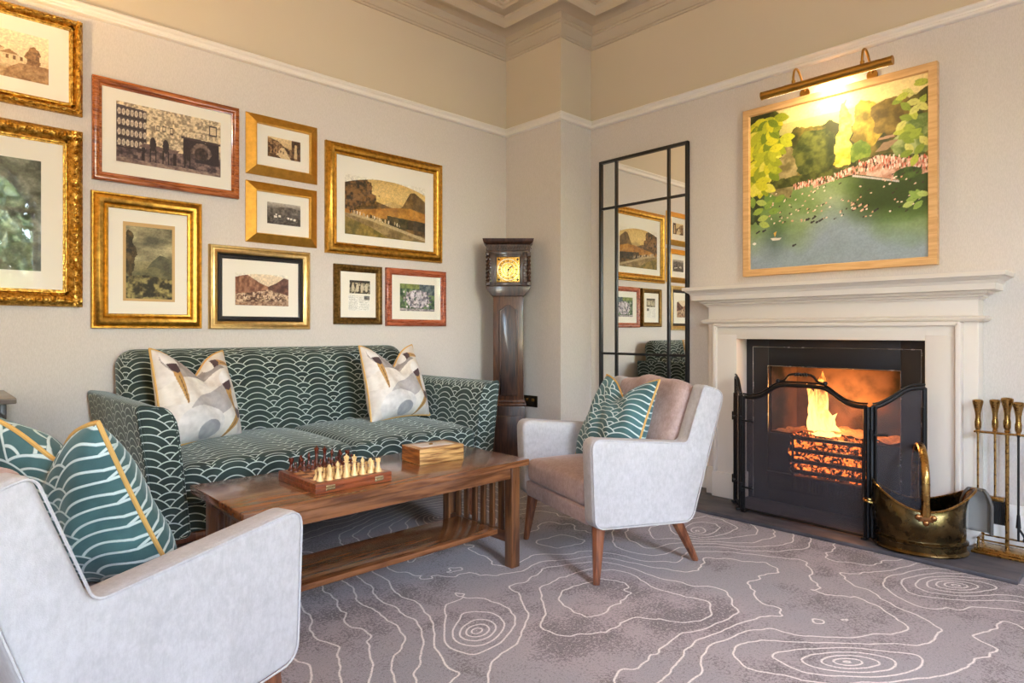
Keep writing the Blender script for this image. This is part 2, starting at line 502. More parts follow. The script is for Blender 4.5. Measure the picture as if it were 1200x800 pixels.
def valley_sepia(A):
    A.grad([(0, (150, 116, 92)), (.6, (222, 200, 168)), (1, (232, 214, 184))])
    A.texture(A.under([(0, .98), (.2, .98), (.45, .72), (.62, .6), (.7, .52), (1, .4)]), (112, 70, 48), (178, 130, 100), 8, 1, 5, sx=1.6)
    A.texture(A.under([(.4, .4), (.62, .62), (.75, .72), (.92, .92), (1, .9)]) & (A.U > .6), (76, 42, 32), (134, 90, 66), 8, 2, 5)
    A.texture(A.under([(0, .36), (.35, .42), (.6, .52), (1, .34)]), (84, 52, 36), (214, 186, 152), 14, 3, 4, c=(.35, .62))
    A.texture(A.under([(0, .1), (1, .16)]), (120, 84, 62), (196, 164, 134), 20, 4)
    for k in range(26):
        x = .12 + .7 * rng.random(); A.fill(A.ell(x, .22 + .22 * rng.random(), .012, .022), (226, 204, 174) if k % 2 else (64, 38, 28))

def lane_sepia(A):
    A.grad([(0, (120, 92, 56)), (.6, (208, 178, 128)), (1, (226, 200, 150))])
    A.texture(A.under([(0, .95), (.3, .85), (.5, .6), (1, .4)]), (64, 42, 26), (170, 134, 92), 12, 1, c=(.35, .65))
    A.texture((A.U > .72) & (A.V > .12), (56, 36, 22), (120, 84, 52), 10, 2)
    A.fill(A.poly([(.8, .12), (.9, .12), (.88, .8), (.82, .8)]), (206, 178, 132))
    A.fill(A.poly([(.2, 0), (.7, 0), (.5, .55), (.4, .55)]), (216, 190, 146)); A.texture(A.under([(0, .2), (.3, .14), (.4, 0)]), (70, 48, 30), (140, 106, 68), 14, 3)
    for k in range(5): A.fill(A.ell(.15 + k * .08, .3 + .04 * (k % 2), .014, .07), (46, 30, 20))

def hill_houses(A):
    A.grad([(0, (70, 66, 60)), (.7, (98, 94, 88)), (.8, (140, 134, 124)), (1, (196, 188, 172))])
    A.texture(A.under([(0, .72), (.3, .8), (.7, .84), (1, .76)]), (72, 66, 60), (128, 120, 110), 9, 1)
    A.texture(A.under([(0, .4), (.5, .46), (1, .36)]), (44, 40, 36), (112, 104, 94), 16, 2)
    for x, y, w in ((.2, .3, .1), (.33, .34, .07), (.24, .4, .06), (.6, .28, .06), (.68, .26, .07), (.78, .24, .08)):
        A.fill(A.poly([(x, y), (x + w, y), (x + w, y + .09), (x, y + .1)]), (226, 220, 206)); A.fill(A.poly([(x, y + .1), (x + w, y + .09), (x + w * .5, y + .15)]), (60, 54, 50))

def river_valley(A):
    A.grad([(0, (150, 132, 84)), (.55, (214, 180, 104)), (.75, (226, 194, 124)), (1, (206, 172, 104))])
    A.fill(A.under([(.3, .5), (.45, .58), (.58, .66), (.7, .6)]), (176, 150, 96), .7)
    A.texture(A.under([(.55, .4), (.7, .6), (.8, .86), (.86, .88), (1, .74)]) & (A.U > .55), (92, 70, 36), (142, 112, 62), 8, 1, 5, sx=1.5)
    A.texture(A.under([(0, .62), (.2, .58), (.36, .62), (.52, .56), (.7, .5)]), (70, 52, 22), (132, 98, 46), 12, 2)
    A.texture(A.under([(.1, .42), (.4, .5), (.62, .56), (.8, .58), (1, .52)]) & (A.V > .33), (150, 98, 30), (198, 142, 58), 9, 7)
    A.texture(A.rough(lambda: A.ell(.1, .72, .17, .3) | A.ell(.2, .84, .14, .16) | A.ell(.3, .66, .07, .12), .07, 9), (46, 34, 14), (134, 96, 50), 16, 3, c=(.32, .6))
    A.texture((A.U > .5) & A.under([(.5, .4), (.75, .38), (1, .36)]) & (A.V > .2), (40, 34, 22), (92, 76, 44), 12, 4)
    A.texture(A.under([(0, .36), (.35, .28), (.7, .14), (1, .1)]), (120, 98, 58), (168, 142, 96), 10, 5)
    A.texture(A.under([(0, .3), (.3, .16), (.5, .02)]), (104, 92, 38), (158, 132, 62), 12, 6)
    A.fill(A.poly([(.05, .33), (.3, .27), (1, .02), (1, .07), (.35, .31), (.08, .36)]), (186, 164, 122))
    for k in range(46):
        t = rng.random(); x = .05 + .62 * t; y = .38 - .14 * t + .03 * rng.random()
        A.fill(A.ell(x, y, .008, .03), rng.choice([(228, 214, 184), (40, 32, 22), (186, 160, 120), (58, 44, 26)]))

def letter_photo(A):
    A.texture(A.V > -1, (44, 40, 32), (188, 178, 150), 9, 1, c=(.35, .62))
    for k in range(4): A.fill(A.ell(.16 + k * .22, .42, .07, .3), (206, 196, 166)); A.fill(A.ell(.16 + k * .22, .72, .035, .1), (196, 184, 152))
    A.texture(A.V > .82, (34, 30, 24), (70, 64, 50), 12, 3)

def letter_text(A):
    A.C[:] = (236, 235, 226); n = A.noise(60, 1, 3, sx=1.4, sy=.2)
    for k in range(9):
        y = .96 - k * .105
        for a, b in ((.04, .42), (.5, .78 if k < 2 else .96)):
            A.fill((abs(A.V - y) < .022) & (A.U > a) & (A.U < b) & (n > .42), (176, 176, 170), .8)
    A.fill(A.poly([(.74, .72), (1, .72), (1, .99), (.74, .99)]), (96, 96, 92)); A.texture(A.poly([(.76, .75), (.98, .75), (.98, .97), (.76, .97)]), (60, 60, 58), (150, 150, 144), 14, 1)

def garden_group(A):
    A.texture(A.V > -1, (40, 66, 48), (120, 146, 100), 8, 1)
    A.fill(A.V > .82, (158, 164, 82), .6); A.texture((A.V > .6) & (A.U > .55), (56, 76, 86), (120, 134, 134), 10, 2)
    A.texture(A.ell(.5, .45, .34, .34), (110, 106, 116), (216, 208, 212), 12, 3, c=(.35, .62))
    for k in range(70):
        x, y = .1 + .8 * rng.random(), .12 + .6 * rng.random()
        A.fill(A.ell(x, y, .02, .045), rng.choice([(210, 204, 208), (150, 146, 160), (70, 76, 96), (190, 178, 178), (60, 90, 66), (228, 222, 220)]))
    A.fill(A.ell(.35, .62, .05, .09), (226, 220, 224)); A.texture(A.under([(0, .1), (1, .08)]), (120, 116, 118), (190, 182, 182), 14, 4)

def pond_painting(A):
    A.grad([(0, (150, 168, 182)), (.2, (148, 170, 172)), (.34, (134, 164, 138)), (.46, (118, 152, 74)), (.56, (96, 128, 48)), (1, (230, 205, 140))])
    A.texture((A.V < .56), (92, 128, 50), (142, 164, 118), 2.2, 1, 4, sx=1.2, sy=2.4, c=(.3, .72))
    w = A.noise(3, 4, 9)
    m = np.clip((.25 + .3 * (w - .5) + .12 * np.exp(-((A.U - .55) / .2) ** 2) - A.V) / .2, 0, 1); A.fill(m, (150, 166, 188), .85)
    A.fill(np.exp(-((A.U - .5) / .13) ** 2) * np.clip(1 - abs(A.V - .4) / .14, 0, 1), (176, 192, 150), .5)
    A.fill(np.clip((A.V - .3) / .12, 0, 1) * np.clip(1 - (A.U / .5), 0, 1) * (A.V < .6), (96, 138, 46), .7)
    A.fill(np.clip((A.U - .55) / .14, 0, 1) * (A.V < .56) * np.clip((A.V - .2) / .12, 0, 1), (46, 66, 28), .85)
    m = np.clip(1 - abs((A.U - .16) / .1), 0, 1) * np.clip(1 - abs((A.V - .2) / .18), 0, 1); A.fill(m, (60, 84, 66), .6)
    # far bank: sky glow and trees
    A.fill(A.V > .9, (246, 224, 160), .6)
    A.texture(A.rough(lambda: A.under([(0, .86), (.25, .82), (.32, .86), (.5, .84), (.56, .78), (.75, .88), (.86, .86), (1, .92)]), .035) & (A.V > .52), (44, 52, 16), (128, 112, 48), 14, 2, 4)
    A.texture(A.rough(lambda: A.ell(.22, .6, .1, .16), .035), (112, 104, 62), (176, 160, 112), 24, 3)
    A.texture(A.rough(lambda: A.ell(.4, .68, .13, .15), .035), (42, 56, 20), (104, 112, 48), 22, 4)
    A.texture(A.rough(lambda: A.ell(.7, .79, .09, .14), .035), (112, 100, 24), (190, 164, 58), 24, 5)
    A.texture(A.rough(lambda: A.ell(.84, .8, .11, .12), .035), (86, 72, 28), (140, 118, 52), 22, 6)
    A.texture(A.rough(lambda: A.poly([(.52, .58), (.6, .58), (.615, .7), (.6, .85), (.575, .97), (.545, .93), (.525, .8), (.515, .68)]), .035), (196, 184, 52), (238, 224, 110), 30, 7)
    A.texture(A.rough(lambda: A.ell(.66, .63, .07, .06), .035), (84, 116, 30), (134, 158, 58), 28, 8)
    A.texture(A.rough(lambda: A.ell(.93, .66, .1, .12), .035), (92, 116, 54), (164, 176, 116), 28, 10)
    A.texture(A.rough(lambda: A.under([(0, .58), (.3, .545), (.6, .575), (.8, .6), (1, .56)]), .035) & (A.V > .5), (46, 56, 18), (92, 100, 40), 26, 11)
    A.fill(A.poly([(.74, .62), (.8, .62), (.86, .67), (.78, .665)]), (150, 124, 96)); A.fill(A.poly([(.75, .68), (.84, .685), (.83, .7), (.76, .695)]), (170, 136, 108))
    # the bathing bank, crowded
    bank = A.poly([(.28, .5), (.5, .515), (.62, .55), (.75, .6), (1, .52), (1, .46), (.86, .44), (.74, .48), (.63, .515), (.52, .5), (.4, .47), (.4, .495), (.3, .48)])
    A.texture(bank, (176, 120, 96), (232, 196, 178), 40, 12)
    for k in range(420):
        u = .28 + .72 * rng.random(); base = np.interp(u, [.28, .5, .63, .75, 1], [.495, .508, .54, .55, .5]); y = base + (rng.random() - .35) * (.07 if u > .62 else .025)
        A.fill(A.ell(u, y, .0035, .009 + .004 * rng.random()), rng.choice([(240, 206, 184), (226, 158, 138), (250, 232, 220), (196, 96, 74), (70, 40, 34), (236, 180, 160), (86, 92, 52)]))
    A.fill(A.poly([(.62, .512), (.74, .475), (.86, .437), (.86, .428), (.74, .465), (.62, .5)]), (206, 200, 196))
    A.texture(A.ell(.9, .47, .07, .035), (38, 60, 22), (84, 112, 46), 28, 13)
    # swimmers
    for k in range(120):
        u, v = .12 + .86 * rng.random(), .26 + .22 * rng.random()
        A.fill(A.ell(u, v, .006, .004, rng.random()), rng.choice([(236, 206, 180), (224, 170, 140), (250, 230, 210), (60, 48, 40)]))
        if k % 3 == 0: A.fill(A.ell(u + .008, v + .004, .003, .003), (48, 34, 26))
    for u, v in ((.36, .285), (.4, .29), (.39, .265), (.42, .262), (.44, .27), (.28, .135), (.63, .315), (.66, .33), (.69, .32), (.62, .34), (.67, .3), (.74, .29), (.05, .24), (.09, .245)):
        A.fill(A.ell(u, v, .011, .006, .5), (232, 186, 158) if v > .29 else (54, 48, 52)); A.fill(A.ell(u + .012, v + .006, .005, .005), (36, 28, 26))
    A.fill(A.poly([(.135, .195), (.205, .192), (.195, .178), (.15, .178)]), (226, 220, 206)); A.fill(A.poly([(.165, .197), (.175, .235), (.155, .225)]), (228, 176, 70)); A.fill(A.ell(.03, .17, .012, .008), (244, 244, 236))
    # near foliage
    def leaf(cx, cy, ln, ang, c):
        p = []
        for i in range(13):
            t = i / 12; p.append((t * ln, .27 * ln * math.sin(PI * t) ** .8))
        p += [(x, -y) for x, y in reversed(p[1:-1])]
        ca, sa = math.cos(ang), math.sin(ang); A.fill(A.poly([(cx + (x * ca - y * sa), cy + x * sa + y * ca) for x, y in p]), c)
        A.fill(A.poly([(cx + (x * ca - y * sa), cy + x * sa + y * ca) for x, y in ((0, -.001), (ln * .95, 0), (0, .001))]), tuple(q * .78 for q in c))
    A.texture(A.rough(lambda: A.poly([(-.1, .45), (.1, .5), (.17, .62), (.2, .8), (.19, .96), (-.1, 1.1)]), .06), (40, 46, 14), (110, 116, 34), 18, 14)
    A.texture(A.rough(lambda: A.poly([(-.1, .28), (.09, .33), (.13, .47), (.05, .55), (-.1, .6)]), .05), (30, 44, 22), (74, 96, 60), 22, 15)
    for k in range(30):
        cx, cy = .01 + .2 * rng.random(), .5 + .46 * rng.random()
        if cx > .06 + .35 * (cy - .42): continue
        b = rng.random()
        for q in range(5):
            leaf(cx, cy, .085 + .02 * rng.random(), -PI / 2 + (q - 2) * .62 + (b - .5), rng.choice([(206, 204, 44), (176, 184, 44), (222, 216, 84), (150, 162, 36), (118, 140, 34)]))
    for cx, cy, a in ((.02, .36, .4), (.05, .32, .2), (.1, .38, .9), (.12, .36, .1), (.02, .4, 1.6), (.06, .3, -.4), (.16, .42, .5), (.04, .44, -.3)):
        leaf(cx, cy, .075, a, rng.choice([(150, 176, 70), (176, 194, 96), (128, 160, 66)]))
    for k in range(26):
        cy = .56 + .4 * rng.random(); cx = 1.0 - .12 * rng.random()
        leaf(cx, cy, .07, PI + (rng.random() - .5) * 2.4, rng.choice([(176, 186, 70), (150, 170, 62), (200, 200, 110), (128, 150, 52)]))
    for cx, cy, a in ((.95, .33, 2.4), (.95, .33, 3.3), (.96, .32, 1.9), (.97, .31, 3.9), (1., .34, 2.9), (.93, .31, 3.5)):
        leaf(cx, cy, .06, a, rng.choice([(176, 196, 110), (140, 170, 80)]))

M = {}
def mats():
    M['paper'] = ink_mat('printed_paper', .75).m
    M['canvas'] = ink_mat('painted_canvas', .55).m
    M['mount'] = paint('ivory_mount_board', srgb(240, 236, 222), .8, .01)
    M['gilt'] = metal('antique_gilt', srgb(214, 164, 74), .36, .5, 40)
    M['gilt_ornate'] = gm = Mat('carved_gilt', rough=.34, metal=1.)
    v = gm.coord('Object'); a = gm.voro(v, 95.); b = gm.noise(v, 60., 4., .6)
    gm.color(gm.mix(b.step(.3, .7), srgb(150, 106, 40), srgb(236, 192, 96))); gm.bump(a * .8 + b * .5, .004, .7); M['gilt_ornate'] = gm.m
    M['gilt_satin'] = metal('satin_gold_leaf', srgb(226, 174, 80), .42, .2, 30)
    M['gilt_pale'] = metal('pale_gold_leaf', srgb(222, 192, 128), .34, .25, 30)
    M['gilt_dark'] = metal('tarnished_gold', srgb(132, 102, 56), .45, .6, 60)
    M['mahogany'] = wood('polished_mahogany', srgb(120, 58, 22), srgb(186, 106, 48), 'x', .28, 1.5, .5)
    M['mahogany_red'] = wood('red_mahogany', srgb(124, 54, 30), srgb(182, 96, 60), 'x', .28, 1.5, .5)
    M['ebony'] = paint('black_lacquer', (.012, .012, .014), .3)
    M['oak_pale'] = wood('pale_oak_frame', srgb(206, 160, 104), srgb(226, 184, 128), 'x', .5, 1.4, .1)
    M['tan_border'] = paint('tan_border_card', srgb(206, 172, 116), .8)
    g = Mat('picture_glass', rough=.02); nt = g.nt; nt.nodes.remove(g.b)
    tr = g.N('BsdfTransparent'); gl = g.N('BsdfGlossy'); gl.inputs['Roughness'].default_value = .015
    fr = g.N('Fresnel'); fr.inputs['IOR'].default_value = 1.5; mx = g.N('MixShader'); ge = g.N('NewGeometry')
    fe = E(nt, fr.outputs[0]) * (1. - E(nt, ge.outputs['Backfacing'])); g.L(fe.v, mx.inputs[0]); g.L(tr.outputs[0], mx.inputs[1]); g.L(gl.outputs[0], mx.inputs[2]); g.L(mx.outputs[0], g.out.inputs[0])
    M['glass'] = g.m
mats()

def moulding(w, h, prof, seg=None, orn=None):
    """rectangular frame moulding centred on the origin, standing out from the wall along -y"""
    x, z = w / 2, h / 2; path = [(-x, z), (x, z), (x, -z), (-x, -z)]
    if seg:
        out = []
        for i in range(4):
            a, b = Vector(path[i]), Vector(path[(i + 1) % 4]); k = max(2, int((b - a).length / seg))
            out += [tuple(a.lerp(b, j / k)) for j in range(k)]
        path = out
    V, F = sweep2d(path, prof, True); k = len(prof); res = []
    for i, (px, pz, hh) in enumerate(V):
        if orn and hh > .004:
            s = (i // k) * seg; hh += orn(s, prof[i % k][0])
        res.append((px, -hh, pz))
    return res, F

def picture(name, label, x0, x1, z0, z1, mw, prof, mat, art=None, pr=None, wall='left', inner=None, border=None, extra=None,
            mount='mount', seg=None, orn=None, glass=True, cat='picture', group='framed pictures above the sofa', asp_px=.0026, arch=0., recess=.012):
    cx, cz = (x0 + x1) / 2, (z0 + z1) / 2; w, h = x1 - x0, z1 - z0
    if wall == 'left': t = thing(name, label, cat, (cx, 3.728, cz), 0, group)
    else: t = thing(name, label, cat, (3.818, cx, cz), -PI / 2, group)
    b = MB(); v, f = moulding(w, h, prof, seg, orn); b.add(v, f); b.obj('frame', mat, t)
    if inner:
        b = MB(); i = inner[2]; v, f = moulding(w - 2 * i, h - 2 * i, inner[1]); b.add(v, f); b.obj('slip', M[inner[0]], t)
    iw, ih = w / 2 - mw + .004, h / 2 - mw + .004; y = -recess
    if mount:
        b = MB(); b.box((-iw, y, -ih), (iw, y + .004, ih)); b.obj('mount', M[mount], t)
    if border:
        a = [border[0] - cx, border[1] - cx, border[2] - cz, border[3] - cz]
        b = MB(); b.box((a[0], y - .0012, a[2]), (a[1], y, a[3])); b.obj('border', M['tan_border'], t)
    for (fn, r, res, nm) in ([(art, pr, asp_px, 'print' if wall == 'left' else 'canvas')] if art else []) + (extra or []):
        a = [r[0] - cx, r[1] - cx, r[2] - cz, r[3] - cz]
        A = Art(int((a[1] - a[0]) / res), int((a[3] - a[2]) / res), (a[1] - a[0]) / (a[3] - a[2]), len(label)); fn(A)
        if arch and fn is art:
            q = 1 - arch * (2 * A.U - 1) ** 2; A.fill(A.V > q, (234, 229, 212))
        A.obj(nm, a[0], a[1], a[2], a[3], y - .0022, M['paper' if wall == 'left' else 'canvas'], t)
    if glass:
        b = MB(); b.box((-iw, y - .0065, -ih), (iw, y - .0045, ih)); b.obj('glass', M['glass'], t)
    return t

P_round = [(0, 0), (0, .022), (.004, .027), (.012, .030), (.02, .030), (.028, .026), (.032, .019), (.036, .021), (.042, .018), (.042, .008), (.042, 0)]
P_wide = [(0, 0), (0, .020), (.003, .026), (.009, .026), (.012, .022), (.022, .034), (.034, .040), (.046, .037), (.056, .027), (.060, .022), (.064, .026), (.072, .024), (.075, .018), (.075, 0)]
def P_orn(mw):
    n = 18; out = [(0, 0), (0, .018)]
    for i in range(n + 1):
        t = i / n; out.append((.002 + t * (mw - .022), .020 + .022 * math.sin(PI * min(1, t * 1.05)) ** .8))
    return out + [(mw - .018, .016), (mw - .014, .024), (mw - .009, .024), (mw - .007, .016), (mw, .014), (mw, 0)]
def acanthus(mw, pitch):
    def fn(s, d):
        t = (d - .003) / (mw - .024)
        if t <= 0 or t >= 1: return 0.
        p = s / pitch; a = p - math.floor(p); sd = 1 if int(math.floor(p)) % 2 else -1
        cx, cy = a - .5, t - .5
        r = math.hypot(cx * 1.5, cy); th = math.atan2(cy * sd, cx)
        scroll = math.sin(r * 22 - th * 2.) * math.exp(-r * 1.4)
        vein = math.sin((a * 5 + t * 3 * sd) * 2 * PI) * .35
        return (.0052 * scroll + .0028 * vein) * math.sin(PI * t) ** .5
    return fn

def all_pictures():
    picture('gilt_picture', 'ornate gilt frame with a faded sepia village print, topmost at left edge', -.06, .612, 2.103, 2.564, .056, P_orn(.056), M['gilt_ornate'], sepia_town, (.03, .476, 2.223, 2.44), seg=.006, orn=acanthus(.056, .03))
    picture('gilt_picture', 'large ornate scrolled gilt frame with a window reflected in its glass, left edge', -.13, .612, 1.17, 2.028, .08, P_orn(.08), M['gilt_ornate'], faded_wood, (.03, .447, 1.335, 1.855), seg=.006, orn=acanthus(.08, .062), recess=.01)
    picture('mahogany_picture', 'wide reddish mahogany frame with a dark photograph of an old cottage kitchen', .651, 1.363, 1.807, 2.324, .042, P_round, M['mahogany'], cottage_kitchen, (.755, 1.263, 1.915, 2.222))
    picture('gilt_picture', 'tall broad gold frame holding a grey mountain engraving with a tan border', .646, 1.163, 1.066, 1.751, .075, P_wide, M['gilt'], mountain_engraving, (.798, 1.014, 1.22, 1.593), border=(.785, 1.028, 1.207, 1.613))
    picture('gilt_picture', 'pale gold frame with black inner edge around a sepia valley photograph', 1.2, 1.792, 1.064, 1.536, .072, [(0, 0), (0, .024), (.005, .032), (.014, .033), (.018, .028), (.026, .031), (.038, .026), (.046, .018), (.046, 0)], M['gilt_pale'], valley_sepia, (1.343, 1.657, 1.201, 1.386),
            inner=('ebony', [(0, 0), (0, .02), (.006, .024), (.012, .018), (.02, .019), (.028, .013), (.028, 0)], .045), arch=.13)
    rev = [(0, 0), (0, .008), (.05, .034), (.055, .033), (.056, .02), (.056, 0)]
    picture('gold_picture', 'small broad gold frame with a brown sepia lane photograph, upper one of the gold pair', 1.406, 1.846, 1.968, 2.323, .056, rev, M['gilt_satin'], lane_sepia, (1.53, 1.733, 2.087, 2.207), asp_px=.0022)
    picture('gold_picture', 'small broad gold frame with a grey hillside village photograph, lower one of the gold pair', 1.405, 1.844, 1.571, 1.928, .056, rev, M['gilt_satin'], hill_houses, (1.527, 1.733, 1.69, 1.818), asp_px=.0022)
    picture('gilt_picture', 'big bronze gilt frame with a golden river valley scene, nearest the corner', 1.899, 2.813, 1.548, 2.26, .077, P_wide, M['gilt'], river_valley, (2.033, 2.665, 1.682, 2.07), arch=.14)
    picture('gilt_picture', 'little tarnished gold frame holding a typed page with a small photograph on top', 1.958, 2.308, 1.096, 1.484, .046, [(0, 0), (0, .02), (.006, .03), (.014, .031), (.022, .027), (.03, .022), (.036, .024), (.046, .014), (.046, 0)], M['gilt_dark'], letter_photo, (2.067, 2.218, 1.298, 1.384), extra=[(letter_text, (2.057, 2.215, 1.185, 1.286), .0016, 'page')], asp_px=.002)
    picture('mahogany_picture', 'small red mahogany frame with a colour photograph of a crowd on green', 2.342, 2.848, 1.088, 1.485, .046, P_round[:-3] + [(.046, .016), (.046, 0)], M['mahogany_red'], garden_group, (2.453, 2.748, 1.193, 1.382))
    # the painting over the mantel: local x runs towards -y of the room
    t = picture('pond_painting', 'square oil painting of swimmers in a green pond, pale oak frame over the mantelpiece', .85, 1.887, 1.392, 2.425, .043,
            [(0, 0), (0, .038), (.002, .04), (.038, .04), (.040, .038), (.043, .026), (.043, 0)], M['oak_pale'], None, None, wall='right', mount=None, glass=False, group=None, cat='painting')
    A = Art(300, 300, 1., 3); A.grain = .45; pond_painting(A); A.obj('canvas', -.479, .479, -.479, .479, -.022, M['canvas'], t)
    b = MB(); b.box((-.479, -.021, -.479), (.479, -.004, .479)); b.obj('stretcher', M['oak_pale'], t)
all_pictures()
# ------------------------------------------------------------------ the room
XL, XR, YF, YB, X1, Y1, ZC = -2.4, 3.82, 3.73, -3.0, 3.471, 3.14, 3.42
ZR = 2.63
def carpet_mat():
    m = Mat('topographic_carpet', rough=.95, sheen=.15)
    P = m.coord('Object')
    def height(vec):
        x, y, _ = m.sep(vec)
        wob = m.noise(vec, 3.2, 1., .5, dim='2D'); wob2 = m.noise(vec, 11., 1., .5, dim='2D')
        h = m.noise(vec, .75, 2., .45, dim='2D') * 5.2 + (wob - .5) * .5 + (wob2 - .5) * .16 + (x * .55 - y * .25)
        for px, py, sx, sy, rot, a in ((1.44, 1.70, .22, .17, .3, 3.4), (2.16, .73, .3, .15, -.75, 3.6), (3.14, .64, .22, .13, -.75, 3.), (2.17, 2.88, .24, .2, .3, 3.4), (3.0, 1.75, .2, .14, .5, 2.2), (.9, 3.0, .25, .2, .2, 3.), (2.7, -.2, .3, .2, .4, 3.)):
            c, s = math.cos(rot), math.sin(rot)
            dx, dy = x - px, y - py
            ex = (dx * c + dy * s) / sx; ey = (dy * c - dx * s) / sy
            r = (ex * ex + ey * ey).sqrt()
            h = h + a * (r * -1.).exp()
        return h
    off = m.N('VectorMath', operation='ADD'); m.L(P, off.inputs[0]); off.inputs[1].default_value = (.004, 0, 0)
    off2 = m.N('VectorMath', operation='ADD'); m.L(P, off2.inputs[0]); off2.inputs[1].default_value = (0, .004, 0)
    h0 = height(P); gx = (height(off.outputs[0]) - h0) / .004; gy = (height(off2.outputs[0]) - h0) / .004
    g = (gx * gx + gy * gy).sqrt().mx(.25)
    k = 2.9
    q = h0 * k; d = ((q - q.floor()) - .5).abs() / (g * k)          # metres to the nearest contour
    fuzz = m.noise(P, 170., 2., .6)
    wv = .0024 + (fuzz - .5) * .005
    line = 1. - d.step(wv * .6, wv + .0026)
    big = m.noise(P, 1.1, 3., .55); blot = m.noise(P, 4.5, 5., .7); spk = m.noise(P, 100., 3., .75); fine = m.noise(P, 260., 2., .8)
    patch = (blot * .55 + big * .45).step(.44, .62)
    dark = (spk + patch * .15).step(.545, .625) * (.5 + .5 * patch)
    base = m.mix(big.step(.38, .64), srgb(134, 131, 136), srgb(156, 142, 144))
    base = m.mix(dark * .85, base, srgb(70, 64, 66))
    base = m.mix((fine.step(.42, .7)) * .5, base, srgb(182, 170, 170))
    m.color(m.mix(line * (.35 + .65 * fuzz.step(.3, .5)), base, srgb(222, 213, 209)))
    m.bump(fine * 1. + spk * .6 + line * .35, .004, .7)
    return m.m

def room():
    low = Mat('woven_wallpaper', rough=.75); v = low.coord('Object')
    n = low.noise(v, 1.5, 3.); f = low.noise(low.coord('Object', (1, 1, .25)), 260., 2., .7)
    low.color(low.mix(f.step(.35, .65), srgb(209, 202, 194), srgb(218, 211, 204))); low.bump(f, .0006, .4)
    hi = paint('cream_wall_paint', srgb(208, 196, 174), .7, .015)
    white = paint('white_trim_paint', srgb(236, 232, 224), .4, .01)
    plaster = paint('shaded_plaster_paint', srgb(190, 178, 158), .7, .015)  # cornice and ceiling toned darker, since little lamp light reaches them
    M['white'] = white
    def wall(name, boxes):
        b = MB()
        for a, c in boxes:
            for z0, z1, mi in ((a[2], min(c[2], ZR), 0), (max(a[2], ZR), c[2], 1)):
                if z1 > z0: b.box((a[0], a[1], z0), (c[0], c[1], z1), mi=mi)
        return struct(b.obj(name, None, mats=[low.m, hi], smooth=False))
    T = .3
    wall('wall_left', [((XL - T, YF, 0), (XR + 1.2, YF + T, ZC))])
    wall('wall_corner', [((X1, Y1, 0), (XR, YF, ZC))])
    # right wall with the chimney opening
    wall('wall_right', [((XR, YB - T, 0), (XR + T, .99, ZC)), ((XR, 1.76, 0), (XR + T, YF, ZC)), ((XR, .99, .87), (XR + T, 1.76, ZC))])
    # wall behind the camera, with two tall arched windows
    sill, spring = .75, 2.45
    def window_wall(nm, no, M4, u0, u1, cx, hw):
        """a wall along local x, room on the +y side, with one tall arched window"""
        b = MB(); b.M = M4
        for a, c in (((u0, -T, 0), (cx - hw, 0, ZC)), ((cx - hw, -T, 0), (cx + hw, 0, sill)), ((cx + hw, -T, 0), (u1, 0, ZC))):
            for z0, z1, mi in ((a[2], min(c[2], ZR), 0), (max(a[2], ZR), c[2], 1)):
                if z1 > z0: b.box((a[0], a[1], z0), (c[0], c[1], z1), mi=mi)
        arc = [(cx + hw * math.cos(PI * k / 24), spring + (hw * .98) * math.sin(PI * k / 24)) for k in range(25)]
        for k in range(24):
            (ax, az), (bx, bz) = arc[k], arc[k + 1]
            b.add([(ax, 0, az), (bx, 0, bz), (bx, 0, ZC), (ax, 0, ZC), (ax, -T, az), (bx, -T, bz), (bx, -T, ZC), (ax, -T, ZC)],
                  [(0, 1, 2, 3), (7, 6, 5, 4), (4, 5, 1, 0), (3, 2, 6, 7), (5, 6, 2, 1), (0, 3, 7, 4)], mi=1)
        struct(b.obj(nm, None, mats=[low.m, hi], smooth=False))
        w = bpy.data.objects.new('window_%d' % no, None); link(w); struct(w)
        b = MB(); b.M = M4; y = -.2
        outer = [(cx - hw, sill), (cx + hw, sill)] + arc
        inn = [(cx - hw + .06, sill + .06), (cx + hw - .06, sill + .06)] + [(cx + (hw - .06) * math.cos(PI * k / 24), spring + (hw * .98 - .06) * math.sin(PI * k / 24)) for k in range(25)]
        n = len(outer); V = [(p[0], y, p[1]) for p in outer] + [(p[0], y, p[1]) for p in inn] + [(p[0], y - .06, p[1]) for p in outer] + [(p[0], y - .06, p[1]) for p in inn]
        F = []
        for k in range(n):
            j = (k + 1) % n; F += [(k, j, n + j, n + k), (2 * n + k, 3 * n + k, 3 * n + j, 2 * n + j), (k, 2 * n + k, 2 * n + j, j), (n + k, n + j, 3 * n + j, 3 * n + k)]
        b.add(V, F); b.box((cx - .018, y - .05, sill), (cx + .018, y - .01, spring + hw * .95))
        b.obj('window_frame', white, w); b = MB(); b.M = M4; b.box((cx - hw - .05, -.02, sill - .04), (cx + hw + .05, .06, sill), .01); b.obj('window_sill', white, w)
    window_wall('wall_back', 1, Matrix.Translation((0, YB, 0)), XL - T, XR + T, .38, .875)
    window_wall('wall_side', 2, Matrix.Translation((XL, 0, 0)) @ Matrix.Rotation(-PI / 2, 4, 'Z'), -YF, -YB, 1.75, .36)
    b = MB(); b.box((XL - T, YB - T, -.12), (XR + T, YF + T, 0)); struct(b.obj('floor', carpet_mat(), smooth=False))
    b = MB(); b.box((XL - T, YB - T, ZC), (XR + 1.2, YF + T, ZC + .15)); struct(b.obj('ceiling', plaster, smooth=False))
    ring = [(XL, YF), (X1, YF), (X1, Y1), (XR, Y1), (XR, YB), (XL, YB)]
    b = MB()
    b.sweep(ring, [(0, 2.605), (.012, 2.605), (.022, 2.612), (.024, 2.622), (.018, 2.628), (.02, 2.638), (.03, 2.644), (.034, 2.654), (.03, 2.662), (0, 2.664)], True)
